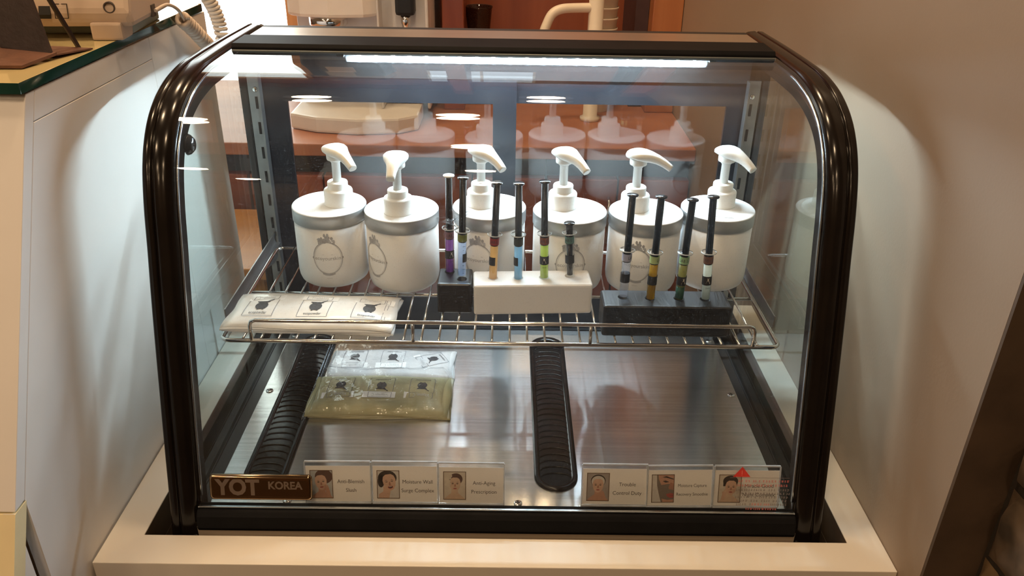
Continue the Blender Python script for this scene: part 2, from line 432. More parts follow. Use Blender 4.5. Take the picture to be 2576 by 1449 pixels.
def bloom_sheet_mat():
    m, nt, p, out = nodes_of('led_bloom_sheet'); nt.nodes.remove(p)
    tr = nt.nodes.new('ShaderNodeBsdfTransparent'); tl = nt.nodes.new('ShaderNodeBsdfTranslucent'); tl.inputs[0].default_value = (.9, .95, 1, 1)
    mx = nt.nodes.new('ShaderNodeMixShader'); mx.inputs[0].default_value = .10
    nt.links.new(tr.outputs[0], mx.inputs[1]); nt.links.new(tl.outputs[0], mx.inputs[2]); nt.links.new(mx.outputs[0], out.inputs['Surface'])
    return m
def display_case():
    t = thing('display_case', 'black framed countertop display case with curved glass front', 'display case', (0, .3, -.0745))
    # side frames
    for s in (-1, 1):
        sec = [(0, -.030), (0, -.004), (.0012, -.001), (.003, 0), (.0095, .0006), (.0108, -.0004), (.0112, -.0022), (.0124, -.0022), (.0130, 0), (.0150, .0006), (.024, -.0004), (.030, -.003), (.0335, -.007), (.034, -.011), (.034, -.030)]
        secs = []
        for i in range(len(PROF)):
            n = pnorm(i)
            if i == 0: n = pnorm(1)
            secs.append([Vector((s*(W-u), PROF[i][0]+n.x*h, PROF[i][1]+n.y*h)) for u, h in sec])
        fr = MB().loft(secs).build('side_frame', M_black, t)
        # bright gasket along the inner edge of the frame
        secs = []
        for i in range(pidx(.026), len(PROF)-16):
            n = pnorm(i)
            secs.append([Vector((s*(W-u), PROF[i][0]+n.x*h, PROF[i][1]+n.y*h)) for u, h in [(.0338, -.0095), (.0345, -.0085), (.0358, -.0085), (.0362, -.0095), (.0362, -.012), (.0338, -.012)]])
        MB().loft(secs).build('gasket', M_gasket, fr)
        # rear post, foot and side skirt
        MB().box(s*.349, s*.383, .512, .565, -.070, .462).build('rear_post', M_black, t, bevel=.003)
        MB().box(s*.352, s*.381, .053, .095, -.0745, -.010).build('foot', M_black, t, bevel=.002)
        MB().box(s*.364, s*.380, .09, .513, -.070, .004).build('side_skirt', M_blackmatte, t, bevel=.001)
        # side pane
        poly = [offs(i, -.024) for i in range(pidx(.02), len(PROF)-8)]+[(.513, .462), (.513, .004), (.078, .004)]
        MB().prism(poly, 0, s*.366, s*.370).build('side_pane', M_sideglass, t, fix=True)
        # slotted upright
        up = MB().box(s*.345, s*.3645, .494, .497, .012, .430).box(s*.345, s*.3465, .482, .494, .012, .430).build('upright', M_galv, t)
        dk = mat('slot_dark', (.01, .01, .01), .9)
        for k in range(10):
            z = .045+k*.0372
            if z+.018 < .425: MB().box(s*.3525, s*.3560, .4932, .4942, z, z+.0175).build('slot', dk, up)
        sc_ = MB().lathe([(.0, .0012), (.003, .001), (.0042, 0)], 12, T=Matrix.Translation((s*.3545, .4938, .4075)) @ Matrix.Rotation(PI/2, 4, 'X')).build('screw', M_chrome, up)
    MB().lathe([(.0, .008), (.007, .007), (.011, .003), (.012, 0)], 20, T=Matrix.Translation((-.3485, .212, .415)) @ Matrix.Rotation(PI/2, 4, 'Y')).build('frame_knob', M_black, t)
    # curved front pane
    i0, i1 = pidx(.020), max(i for i, p in enumerate(PROF) if p[0] < .425)
    secs = []
    for i in range(i0, i1+1):
        o = offs(i, -.0045); q = offs(i, -.0095)
        secs.append([Vector((-.350, o[0], o[1])), Vector((.350, o[0], o[1])), Vector((.350, q[0], q[1])), Vector((-.350, q[0], q[1]))])
    mb = MB(); n = len(secs)
    for p, q, sm in ((0, 1, True), (1, 2, False), (2, 3, True), (3, 0, False)):
        vs = [v for sec_ in secs for v in (sec_[p], sec_[q])]
        mb.add(vs, [(2*i, 2*i+1, 2*i+3, 2*i+2) for i in range(n-1)], 0 if p == 2 else 1, sm)
    mb.add(secs[0], [(0, 1, 2, 3)], 1); mb.add(secs[-1], [(3, 2, 1, 0)], 1)
    fg = mb.build('front_pane', [M_glass, M_glassin], t, fix=False)
    # top cross bar, steel top plate, lower front bar and steel base band
    MB().prism([(.402, .4795), (.402, .484), (.406, .4885), (.462, .4890), (.468, .4865), (.468, .4800), (.412, .4790)], 0, -.349, .349).build('top_bar', M_bar, t, bevel=.001)
    MB().box(-.349, .349, .3985, .4035, .4782, .4812).build('glass_channel', mat('grey_channel', (.22, .24, .24), .4, .6), t, bevel=.001)
    MB().box(-.349, .349, .4685, .545, .4795, .4850).build('top_plate', M_steel2, t, bevel=.001)
    MB().box(-.349, .349, .545, .560, .40, .4850).build('rear_header', M_blackmatte, t)
    lb = MB().prism([(.0512, .0035), (.0545, .0035+.014), (.0590, .0225), (.0720, .0245), (.0790, .0180), (.079, -.002), (.053, -.002)], 0, -.350, .350).build('lower_bar', M_bar, t, bevel=.0015)
    MB().box(-.349, .349, .0625, .0648, .0246, .0262).build('glass_strip', M_gasket, lb)
    MB().box(-.3515, .3515, .0545, .070, -.068, .0030).build('base_band', mat('base_steel', (.82, .68, .52), .45, .4, var=.05, vscale=3, stretch=(1, 40, 200)), t, bevel=.001)
    # deck
    MB().box(-.343, .3455, .0795, .497, .0118, .0150).build('deck', M_steel, t, bevel=.0008)
    MB().box(-.364, .364, .0795, .512, -.06, .0030).build('base_tray', mat('dark_tray', (.03, .027, .025), .35, .3), t)
    for x, y in ((.0245, .086), (-.334, .314), (.337, .318), (-.252, .086), (.337, .47), (-.334, .47)):
        sw = MB().lathe([(.0052, .0149), (.0052, .0159), (.004, .0166), (0, .0168)], 16, (x, y, 0)).build('screw', M_chrome, t)
        MB().box(x-.0028, x+.0028, y-.0005, y+.0005, .0166, .0170).box(x-.0005, x+.0005, y-.0028, y+.0028, .0166, .0170).build('screw_slot', M_blackmatte, sw)
    # slotted air vents
    for cx in (-.2905, .0725):
        def stad(r, h, y0=.107, y1=.471, m=14):
            pts = []
            for k in range(m+1): a = PI+PI*k/m; pts.append((cx+r*math.cos(a), y0+r_o+r*math.sin(a)))
            for k in range(m+1): a = PI*k/m; pts.append((cx+r*math.cos(a), y1-r_o+r*math.sin(a)))
            return [Vector((x, y, h)) for x, y in pts]
        r_o = .0275
        vg = MB().loft([stad(.0275, .0150), stad(.0275, .0170), stad(.026, .0190), stad(.0215, .0190), stad(.0195, .0172)], cap=False).build('air_vent', M_black, t)
        vb = MB().loft([stad(.0200, .0155), stad(.0200, .0173)]).build('vent_floor', M_black, vg)
        k = 0; y = .132
        while y < .452:
            path = [(cx+.0185*math.cos(a), y+.007*math.sin(a), .0176) for a in [PI*j/8 for j in range(9)]]
            MB().tube(path, .0011, 5).build('rib', M_black, vg); y += .0125
    # rear sliding doors
    for x0, x1, yy in ((-.347, .018, .500), (-.016, .349, .5065)):
        l0, l1 = (x0, x0+.035) if x0 < -.1 else (x0, x0+.034)
        r0, r1 = (x1-.034, x1) if x1 < .1 else (x1-.026, x1)
        d = MB().box(l0, l1, yy, yy+.0055, .016, .425).box(r0, r1, yy, yy+.0055, .016, .425).box(l1, r0, yy, yy+.0055, .390, .425).box(l1, r0, yy, yy+.0055, .016, .072)
        d = d.build('rear_door', mat('door_frame_black', (.006, .007, .010), .3), t)
        MB().box(l1-.003, r0+.003, yy+.0015, yy+.0045, .069, .393).build('pane', M_backglass, d)
    MB().box(-.349, .349, .499, .545, .425, .4795).build('rear_rail', M_blackmatte, t)
    MB().box(-.349, .349, .4985, .545, .000, .0155).build('rear_sill', M_blackmatte, t)
    # led strip under the top bar
    ls = MB().box(-.212, .272, .431, .459, .4700, .4800).build('led_strip', mat('led_housing', (.75, .8, .82), .3), t, bevel=.0008)
    for xa in (-.222, .272): MB().box(xa, xa+.010, .431, .459, .4680, .4800).build('end_cap', mat('grey_channel', (.22, .24, .24), .4, .6), ls)
    mb = MB(); path = [(PI+PI*k/10) for k in range(11)]
    mb.grid(lambda u, v: (-.210+.480*u,   .445+.0110*math.cos(PI+PI*v), .4702+.0115*math.sin(PI+PI*v)), 24, 10)
    mb.build('diffuser', bloom_sheet_mat(), ls, fix=False)  # translucent sheet added round the LEDs to imitate their bloom
    led = emission('led_white', (.70, .88, 1.0), LED_STRENGTH)
    me = None
    for k in range(21):
        x = -.194+k*.02245
        mb = MB().lathe([(.0036, 0), (.0034, -.0014), (.0025, -.0028), (.0013, -.0034), (0, -.0036)], 10, cap=False)
        if me is None: me = mb.mesh('led', led)
        o = link('led', me, ls); o.location = Vector((x, .445, .4701))-t.location
    # name plate stuck on the glass
    def on_glass(u, v, l=0, x0=-.275, z0=.0492):
        z = z0+v; return (x0+u, glass_y(z)-.0005-l, z)
    pw_, ph_ = .0595, .0152
    def rr(w_, h_, r, m=5):
        pts = []
        for cx, cy, a0 in ((w_-r, h_-r, 0), (-w_+r, h_-r, PI/2), (-w_+r, -h_+r, PI), (w_-r, -h_+r, 1.5*PI)):
            for k in range(m+1): a = a0+PI/2*k/m; pts.append((cx+r*math.cos(a), cy+r*math.sin(a)))
        return pts
    gold = mat('bronze_mirror', (.34, .24, .15), .10, 1, var=.05)
    secs = []
    for inset, l in ((0, 0), (0, .0015), (.0012, .0034), (.0032, .0040), (.0050, .0034)):
        secs.append([Vector(on_glass(u, v, l)) for u, v in rr(pw_-inset, ph_-inset, .004-inset*.4)])
    npl = MB().loft(secs).build('name_plate', gold, t)
    fl = Flat().text('YOT', -.0265, .0005, .0265, sx=.92, bold=.045).text('KOREA', .0285, .0035, .0128, sx=.95, bold=.035)
    fl.into(MB(), lambda u, v, l: on_glass(u, v, .0037)).build('lettering', mat('frosted_letters', (.22, .165, .13), .5, .5), npl, fix=False)
    # warning sticker on the glass (seen from its back: illegible mirrored lines)
    red = mat('sticker_red', (.75, .06, .05), .5); dkr = mat('sticker_dark', (.10, .08, .08), .6)
    def gl(u, v, l): return (u, glass_y(v)-.0004-l*.0002, v)
    st = Flat().poly([(.2738, .0680), (.2942, .0680), (.2840, .0805)], 0).into(MB(), gl).build('warning_sticker', [red, dkr], t, fix=False)
    rnd = random.Random(5); fl = Flat()
    fl.rect(.2705, .340, .0669, .0673, 1)
    rows = [(.0628, 0), (.0575, 0), (.0520, 1), (.0475, 1), (.0430, 1), (.0385, 1), (.0340, 2), (.0285, 0)]
    for zr, c in rows:
        x = .2775+rnd.uniform(0, .004); xe = .341-rnd.uniform(0, .003)
        if zr < .03: x, xe = .2915, .327
        while x < xe:
            wd = rnd.uniform(.0018, .0042)
            ci = c if c < 2 else (0 if .297 < x < .317 else 1)
            for q in range(3):
                yy = zr+(q-1)*.0010+rnd.uniform(-.0002, .0002)
                fl.rect(x+rnd.uniform(0, .0006), x+wd*rnd.uniform(.5, .85), yy, yy+.0004, ci)
            fl.rect(x+wd*.35, x+wd*.35+.0004, zr-.0012, zr+.0013, ci)
            x += wd*1.02
            if rnd.random() < .16: x += .0022
    fl.into(MB(), gl).build('print', [mat('sticker_red_faint', (.72, .20, .18), .6), mat('sticker_dark_faint', (.24, .20, .19), .6)], st, fix=False)
    fl = Flat().rect(.2836, .2844, .0712, .0760, 0, 1).rect(.2836, .2844, .0696, .0704, 0, 1)
    fl.into(MB(), lambda u, v, l: gl(u, v, 1)).build('mark', mat('sticker_pale_red', (.9, .25, .2), .5), st, fix=False)
display_case()

# ================================================================== wire shelf and its brackets
ZS = .1875
def shelf():
    t = thing('wire_shelf', 'chrome wire shelf with a low front guard rail', 'shelf', (0, .31, .180))
    yf, yb, xl, xr = .1755, .441, -.335, .3375
    R = .0026
    def corner(cx, cy, sx, sy, r=.010):
        return [(cx+sx*r-sx*r*math.cos(a), cy+sy*r-sy*r*math.sin(a), .1845) for a in [PI/2*j/4 for j in range(5)]]
    p = corner(xl, yf, 1, 1)+corner(xr, yf, -1, 1)[::-1]+corner(xr, yb, -1, -1)+corner(xl, yb, 1, -1)[::-1]
    MB().tube(p, R, 8, closed=True).build('rim', M_chrome, t)
    for y in (.302,): MB().tube([(xl, y, .1827), (xr, y, .1827)], .0022, 8).build('cross_wire', M_chrome, t)
    me = None
    for k in range(30):
        x = -.3085+k*.02135
        MB().tube([(x, yf+.0015, .1862), (x, yb+.001, .1862)], .0015, 6).build('wire', M_chrome, t)
    gz = .2125
    def bend(x, s): return [(x, yf, .186), (x, yf, gz-.007), (x+s*.002, yf, gz-.002), (x+s*.007, yf, gz)]
    g = MB().tube(bend(-.2975, 1)+bend(.3045, -1)[::-1], .0025, 8).build('guard_rail', M_chrome, t)
    for x in (-.1040, .1085): MB().tube([(x, yf, .186), (x, yf, gz)], .0022, 8).build('rail_post', M_chrome, g)
    for s, nm in ((-1, 'left'), (1, 'right')):
        b = thing('shelf_bracket', 'thin steel shelf bracket arm on the %s side of the case' % ('reception counter' if s < 0 else 'beige wall'), 'bracket', (s*.3505, .37, .16), 0, 'shelf bracket arms')
        MB().prism([(.240, .1740), (.240, .1905), (.482, .1905), (.482, .150), (.46, .150), (.40, .164)], 0, s*.3490, s*.3505).build('arm', M_galv, b)
        MB().box(s*.3420, s*.3490, .240, .482, .1735, .1750).build('flange', M_galv, b)
        for z in (.158, .183): MB().box(s*.3530, s*.3550, .480, .4935, z-.004, z+.004).box(s*.3490, s*.3540, .478, .482, z-.004, z+.004).build('hook', M_galv, b)
shelf()

# ================================================================== pump jars
def jars():
    plastic = mat('white_jar_plastic', (.74, .735, .73), .35, var=.02)
    cap = mat('pump_plastic', (.86, .86, .83), .32, var=.015)
    silver = mat('silver_band', (.56, .58, .59), .38, .55, var=.03)
    lidtop = mat('lid_top_white', (.80, .81, .82), .4, var=.02)
    ink = mat('grey_print', (.40, .39, .39), .6, var=.15, vscale=300); ink2 = mat('grey_print_soft', (.56, .55, .55), .6)
    R, RB = .0488, .0477
    body = MB().lathe([(.001, .0012), (.030, .001), (.036, 0), (.041, .0012), (.0450, .0045), (.0470, .010), (RB, .016), (RB, .0890)], 64).mesh('body', plastic)
    lid = MB().lathe([(RB+.0003, .0885), (R, .0887), (R, .1048)], 64, cap=False).mesh('lid_band', silver)
    lt = MB().lathe([(R, .1048), (R-.0006, .1058), (R-.002, .1062), (.0008, .1062)], 64).mesh('lid_top', lidtop)
    H = .1061
    collar = MB().lathe([(.0195, 0), (.0195, .0012), (.0188, .0020), (.0188, .0190), (.0180, .0205), (.0165, .0212), (.0137, .0214), (.0133, .0222), (.0133, .0300), (.0127, .0312), (.0062, .0314)], 36).mesh('pump_collar', cap)
    stem = MB().lathe([(.0056, .031), (.0056, .0575), (.0065, .0578), (.0065, .0605)], 20).mesh('pump_stem', cap)
    mb = MB().lathe([(.0078, .0595), (.0108, .0612), (.0112, .0625), (.0112, .0700)], 24)
    secs = []
    for s, zc, hw, ht, hb in [(-.0168, .0735, .0030, .0010, .0010), (-.0158, .0735, .0075, .0030, .0025), (-.0125, .0738, .0122, .0048, .0035), (-.006, .0742, .0152, .0062, .0045), (.001, .0743, .0162, .0067, .0060), (.0085, .0740, .0145, .0064, .0075), (.0160, .0726, .0106, .0060, .0072), (.0240, .0698, .0078, .0056, .0060), (.0320, .0656, .0064, .0052, .0050), (.0395, .0606, .0056, .0048, .0044), (.0420, .0588, .0053, .0046, .0042)]:
        sl = -.55*max(0, min(1, (s-.005)/.03)); q = []
        for k in range(20):
            a = 2*PI*k/20; c, d = math.cos(a), math.sin(a)
            u = hw*math.copysign(abs(c)**.8, c); v = (ht if d > 0 else hb)*math.copysign(abs(d)**.8, d)
            q.append(Vector((s-sl*0-v*math.sin(sl), u, zc+v*math.cos(sl))))
        secs.append(q)
    mb.loft(secs)
    head = mb.mesh('pump_head', cap)
    # round emblem print
    fl = Flat()
    fl.ring(0, 0, .0195, .0235, .0011, 0).ring(0, 0, .0175, .0222, .0004, 1)
    rnd = random.Random(2)
    for k in range(26):
        a = PI/2+rnd.uniform(-.50, .50); rr_ = rnd.uniform(.98, 1.28)
        fl.ell(.0195*rr_*math.cos(a), .0235*rr_*math.sin(a), rnd.uniform(.0012, .0026), rnd.uniform(.0012, .0028), k % 2 if k > 18 else 0, n=9)
    fl.ell(-.002, .0325, .0016, .0026, 0, n=9).ell(.002, .0325, .0016, .0026, 0, n=9)
    for k in range(9):
        a = -PI/2+(k-4)*.085; fl.ell(.0195*1.0*math.cos(a), .0240*math.sin(a), .0019, .0015, 0, n=8)
    fl.ell(-.0195, 0, .0012, .0017, 0, n=8).ell(.0195, 0, .0012, .0017, 0, n=8)
    fl.text('ecoyourskin', 0, -.0005, .0073, 0, sx=.95).rect(-.007, .007, .0048, .0052, 1)
    fl.rect(-.0035, .0035, -.0295, -.0288, 1)
    mb = MB(); fl.into(mb, lambda u, v, l: ((RB+.00025)*math.cos(u/RB), (RB+.00025)*math.sin(u/RB), .0475+v))
    emblem = mb.mesh('emblem', [ink, ink2], fix=False)
    mb = MB(); fl = Flat().text('ecoyourskin', 0, 0, .0085)
    fl.into(mb, lambda u, v, l: (-.0315+v, -u, .1062))
    v0 = len(mb.v)
    emb = MB()
    emb.add(mb.v, mb.f); emb.add([(x, y, z+.0007) for x, y, z in mb.v], mb.f)
    embossed = emb.mesh('embossed_text', lidtop, fix=False)
    # x, y, emblem turn from the viewer, pump offset, spout direction, embossed lettering turn
    J = [(-.2300, .348, -10, (.0135, .000), -48, -140), (-.1322, .3345, -52, (-.002, -.013), -93, None), (-.0170, .347, -19, (-.011, .004), -47, None),
         (.0895, .337, 5, (-.0095, .011), -50, None), (.1900, .337, -7, (-.0145, .008), -13, None), (.2885, .352, 180, (.006, .012), -50, 75)]
    LAB = ['white pump jar with grey emblem and embossed lid, behind the white sachets', 'white pump jar with nozzle straight ahead and emblem turned away to its side', 'white pump jar behind the purple and peach syringes',
           'white pump jar behind the lime and black syringes', 'white pump jar with long nozzle seen sideways behind the charcoal wooden block', 'white pump jar without visible emblem beside the side pane, embossed lid']
    for (x, y, ea, po, sp, et), lab in zip(J, LAB):
        t = thing('pump_jar', lab, 'jar', (x, y, ZS+.0003), 0, 'white pump jars on the wire shelf')
        va = math.atan2(-.656-y, .0074-x)
        b = link('body', body, t); link('emblem', emblem, b, rotz=va+math.radians(ea))
        l = link('lid_band', lid, t); lt_ = link('lid_top', lt, t)
        if et is not None: link('embossed_text', embossed, lt_, rotz=math.radians(et))
        for nm, me in (('pump_collar', collar), ('pump_stem', stem), ('pump_head', head)):
            link(nm, me, t, (po[0], po[1], H), math.radians(sp))
jars()

# ================================================================== syringe blocks and syringes
ZB = .2295
def block(name, label, cx, cy, sx, sy, rz, holes, m, bev=.004):
    mb = MB().box(-sx/2, sx/2, -sy/2, sy/2, 0, ZB-ZS); me = mb.mesh(name, m, bev, bseg=3)
    o = link(name, me); bpy.context.view_layer.update()
    for hx, hy in holes:
        cyl = MB().lathe([(.0066, .010), (.0066, .06)], 24, (hx, hy, 0)).build('cut', m, fix=True)
        md = o.modifiers.new('cut', 'BOOLEAN'); md.object = cyl; md.operation = 'DIFFERENCE'; md.solver = 'EXACT'
    dg = bpy.context.evaluated_depsgraph_get(); dg.update()
    me2 = bpy.data.meshes.new_from_object(o.evaluated_get(dg)); o.modifiers.clear(); o.data = me2; me2.name = name
    for c in [c for c in bpy.data.objects if c.name.startswith('cut')]: bpy.data.objects.remove(c)
    o.location = (cx, cy, ZS+.0002); o.rotation_euler = (0, 0, rz)
    return o
def syringes():
    rz = .055
    # (x, y) of the hole in world, top x, top z, flange z
    S = [(-.0662, .2778, -.0649, .3602, .2912), (-.0495, .2574, -.0462, .3650, .2965), (-.0103, .2620, -.0056, .3577, .2902), (.0219, .2630, .0204, .3568, .2897), (.0551, .2654, .0517, .3589, .2907), (.0883, .2707, .0842, .3031, .2902),
         (.1499, .2145, .1515, .3603, .2919), (.1827, .2125, .1845, .3595, .2902), (.2178, .2130, .2212, .3561, .2899), (.2498, .2119, .2443, .3603, .2915)]
    def loc(cx, cy, r, p):
        dx, dy = p[0]-cx, p[1]-cy; return (dx*math.cos(r)+dy*math.sin(r), -dx*math.sin(r)+dy*math.cos(r))
    bw = wood('black_stained_wood', (.006, .0065, .008), (.020, .024, .032), 22, (1, .25, 1), .45, 5, .6)
    c1 = (-.0585, .2655); b1 = tag(block('syringe_block', '', c1[0], c1[1], .0435, .047, 0, [loc(*c1, 0, p[:2]) for p in S[:2]], mat('black_block_paint', (.010, .0095, .010), .35)), 'small black block holding the purple and the graduated clear syringe', 'syringe holder', 'syringe holder blocks')
    c2 = (.0400, .2640); tag(block('syringe_block', '', c2[0], c2[1], .1500, .043, rz, [loc(*c2, rz, p[:2]) for p in S[2:6]], mat('white_block_paint', (.78, .76, .74), .45, var=.02)), 'white rounded block holding four syringes', 'syringe holder', 'syringe holder blocks')
    c3 = (.2010, .2125); tag(block('syringe_block', '', c3[0], c3[1], .1545, .044, 0, [loc(*c3, 0, p[:2]) for p in S[6:10]], bw), 'charcoal wood grain block holding four leaning syringes', 'syringe holder', 'syringe holder blocks')
    gl = glass('syringe_glass', (.97, .98, .98), refl=.07)
    blk = mat('black_plunger', (.008, .0075, .009), .2); lab_black = mat('black_label', (.02, .018, .018), .5); lab_print = mat('label_print', (.62, .55, .45), .6)
    rub = mat('stopper_rubber', (.02, .02, .02), .5)
    barrel = MB().lathe([(.0056, .0), (.0056, .0595), (.0060, .0605), (.0090, .0612), (.0094, .0622), (.0090, .0632), (.0052, .0634)], 24, cap=False).mesh('barrel', gl)
    whites = mat('flange_rim', (.75, .78, .8), .15, var=.02)
    rim = MB().lathe([(.0088, .0616), (.0094, .0622), (.0088, .0628)], 24, cap=False).mesh('flange_edge', whites)
    thumb = {}
    def dark(u, v, l): pass
    INK = {}
    def band_text(s):
        if s not in INK:
            mb = MB(); Flat().text(s, 0, 0, .0055, sx=.85).into(mb, lambda u, v, l: (.00592*math.sin(u/.0059), -.00592*math.cos(u/.0059), .0531+v))
            INK[s] = mb.mesh('band_text', mat('band_ink', (.05, .04, .04), .6), fix=False)
        return INK[s]
    def partial(r, z0, z1, a0, a1, m, name, n=16):
        mb = MB(); mb.grid(lambda u, v: (r*math.sin(a0+(a1-a0)*u), -r*math.cos(a0+(a1-a0)*u), z0+(z1-z0)*v), n, 1)
        return mb.mesh(name, m, fix=False)
    mb = MB(); fl = Flat().poly([(-.0022, -.0035), (.0022, -.0035), (.0026, -.0028), (.0008, .0012), (.0008, .0032), (-.0008, .0032), (-.0008, .0012), (-.0026, -.0028)])
    fl.rect(-.0013, .0013, .0033, .0039)
    fl.into(mb, lambda u, v, l: (.00588*math.sin(u/.0058), -.00588*math.cos(u/.0058), .0265+v)); icon = mb.mesh('flask_mark', lab_print, fix=False)
    mb = MB(); fl = Flat().text('L', 0, -.0012, .0026); fl.into(mb, lambda u, v, l: (.00592*math.sin(u/.0058), -.00592*math.cos(u/.0058), .0265+v)); icon_l = mb.mesh('flask_letter', lab_black, fix=False)
    mb = MB(); Flat().text('(3ml)', 0, 0, .0026).into(mb, lambda u, v, l: (.00588*math.sin(u/.0058), -.00588*math.cos(u/.0058), .0175+v)); ml = mb.mesh('volume_text', mat('band_ink', (.05, .04, .04), .6), fix=False)
    # name, liquid colour, clear, band colour, band text, text turn, label kind (angle range), icon turn or None, liquid top
    D = [('purple', (.36, .13, .42), .35, (.22, .09, .11), 'LAB', .1, (-2.2, 2.2), .55), ('clear', (.62, .74, .95), .8, (.17, .19, .02), '', 0, (.15, 2.2), None),
         ('peach', (.80, .52, .24), .45, (.30, .025, .02), 'LAB L', -.2, (-1.7, .35), None), ('pale blue', (.42, .66, .80), .15, (.045, .05, .045), '', 0, (-1.7, -.05), None),
         ('lime', (.68, .78, .22), .1, (.24, .075, .03), 'LAB L-K', .1, (-1.9, 1.9), -.05), ('black', (.012, .011, .012), 0, (.10, .20, .17), 'LAB S', -.5, (-2, 2), None),
         ('colourless', (.80, .82, .90), .85, (.34, .34, .44), 'LAB', .8, (-3.1, 3.1), None), ('amber', (.55, .34, .03), .35, (.36, .44, .17), 'LAB', 1.0, (-3.1, 3.1), None),
         ('olive', (.42, .38, .14), .5, (.27, .42, .20), 'LAB L-A', .05, (-2.6, 2.6), .25), ('milky white', (.86, .88, .80), .0, (.15, .06, .03), 'LAB L-C', -.1, (-2.6, 2.6), .05)]
    LAB = ['syringe with purple liquid standing in the small black block', 'syringe with graduated clear bluish liquid and olive band in the small black block', 'syringe with peach liquid and red band in the white block', 'syringe with pale blue liquid and dark grey band in the white block',
           'syringe with lime green liquid and rust band in the white block', 'syringe with plunger pushed in, black content and teal band in the white block', 'syringe with colourless liquid and lavender band in the charcoal block', 'syringe with amber liquid and pale green band in the charcoal block',
           'syringe with olive liquid and green band leaning in the charcoal block', 'syringe with milky white liquid and brown band in the charcoal block']
    for i, ((x, y, tx, tz, fz), (nm, lc, clr, bc, bt, ba, lr, ic)) in enumerate(zip(S, D)):
        z0 = fz-.0622; lean = math.atan2(tx-x, tz-ZB)
        back = .05 if i >= 6 else 0.0
        t = thing('syringe', LAB[i], 'syringe', (x-(ZB-z0)*math.tan(lean), y, z0), 0, 'syringes in the holder blocks', rot=(-back, lean, 0))
        b = link('barrel', barrel, t); link('flange_edge', rim, b)
        top = (tz-z0)/math.cos(lean)
        pushed = i == 5
        lt = .0475
        if pushed:
            MB().lathe([(.0038, .004), (.0038, .0480)], 16).build('piston_rod', blk, t, world=False)
        else:
            lq = MB().lathe([(.0049, .002), (.0049, lt)], 20).build('liquid', liquid('liquid_'+nm.replace(' ', '_'), lc, clr), t, world=False)
            if nm == 'olive':
                MB().lathe([(.0050, .0035), (.0050, .0185)], 20).build('settled_liquid', liquid('liquid_teal', (.10, .28, .20), .3), lq, world=False)
                MB().lathe([(.0, .0018), (.0013, .0013), (.0018, 0), (.0013, -.0013), (0, -.0018)], 12, (0, -.0036, .0395)).build('bubble', glass('bubble_glass', (1, 1, 1), refl=.2), lq, world=False)
        pl = MB().lathe([(.0043, .0482), (.0043, top-.0022), (.0050, top-.0016)], 20).build('plunger', blk, t, world=False)
        bright = i in (0, 1, 2, 3, 4)
        MB().lathe([(.0048, top-.0020), (.0068, top-.0012), (.0071, top-.0004), (.0068, top+.0003), (.0, top+.0005)], 24).build('thumb_rest', blk if not i == 0 else mat('pale_thumb_rest', (.7, .7, .7), .3), pl, world=False)
        MB().lathe([(.0049, .0472), (.0051, .0478), (.0051, .0492), (.0049, .0500)], 20).build('stopper', rub, t, world=False)
        bd = link('band', partial(.00585, .0488, .0580, -2.9, 2.9, mat('band_'+nm.replace(' ', '_'), bc, .55, var=.05), 'band', 20), t)
        if bt: link('band_text', band_text(bt), bd, rotz=ba)
        lb = link('black_label', partial(.00582, .0210, .0325, lr[0], lr[1], lab_black, 'black_label'), t)
        if ic is not None:
            f = link('flask_mark', icon, lb, rotz=ic); link('flask_letter', icon_l, lb, rotz=ic); link('volume_text', ml, lb, rotz=ic)
        if nm == 'clear':
            mb = MB()
            for k in range(9):
                z = .006+k*.0052; ln = .6 if k % 2 else .35
                mb.grid(lambda u, v, z=z, ln=ln: (.0058*math.sin(.15+ln*u), -.0058*math.cos(.15+ln*u), z+.0004*v), 4, 1)
            mb.build('graduation', lab_black, t, world=False, fix=False)
    mb = MB(); mb.grid(lambda u, v: (-.0725+.030*u+.003*math.sin(9*v), .2685-.010*math.sin(PI*u)-.004*v+.002*math.sin(14*u), .2985+.017*u+.010*v*(1-.5*u)+.0015*math.sin(11*u+8*v)), 12, 6)
    o = mb.build('plastic_wrap', glass('wrap_film', (.97, .97, .98), refl=.06, rough=.08, bump=.5, bscale=160, dust=.03)); tag(o, 'crumpled scrap of clear plastic film resting on the purple syringe', 'wrap')
syringes()

# ================================================================== sachets
INKD = mat('sachet_ink', (.045, .045, .05), .6, var=.5, vscale=400); INKL = mat('sachet_line', (.16, .16, .18), .6); INKP = mat('sachet_pale_ink', (.52, .52, .52), .7)
STICK = mat('sachet_sticker', (.82, .81, .79), .45)
def pot(fl, cx, cy, s, mi=0, flip=1, ys=1.6):
    k0 = len(fl.p)
    half = [(.98, .64), (.90, .52), (.70, .42), (.66, .30), (.84, .10), (.92, -.12), (.88, -.38), (.70, -.62), (.42, -.76)]
    body = [(cx+s*x, cy+flip*s*y) for x, y in half]+[(cx-s*x, cy+flip*s*y) for x, y in half[::-1]]
    fl.poly(body, mi)
    fl.poly([(cx+s*.4, cy+flip*s*.58), (cx+s*1.35, cy+flip*s*1.05), (cx+s*1.40, cy+flip*s*.92), (cx+s*.6, cy+flip*s*.5)], mi)
    fl.rect(cx-s*.5, cx-s*.25, min(cy-flip*s*.68, cy-flip*s*.86), max(cy-flip*s*.68, cy-flip*s*.86), mi).rect(cx+s*.25, cx+s*.5, min(cy-flip*s*.68, cy-flip*s*.86), max(cy-flip*s*.68, cy-flip*s*.86), mi)
    for j in range(k0, len(fl.p)):
        pts, fs, m_, l_ = fl.p[j]; fl.p[j] = ([(x, cy+(y-cy)*ys) for x, y in pts], fs, m_, l_)
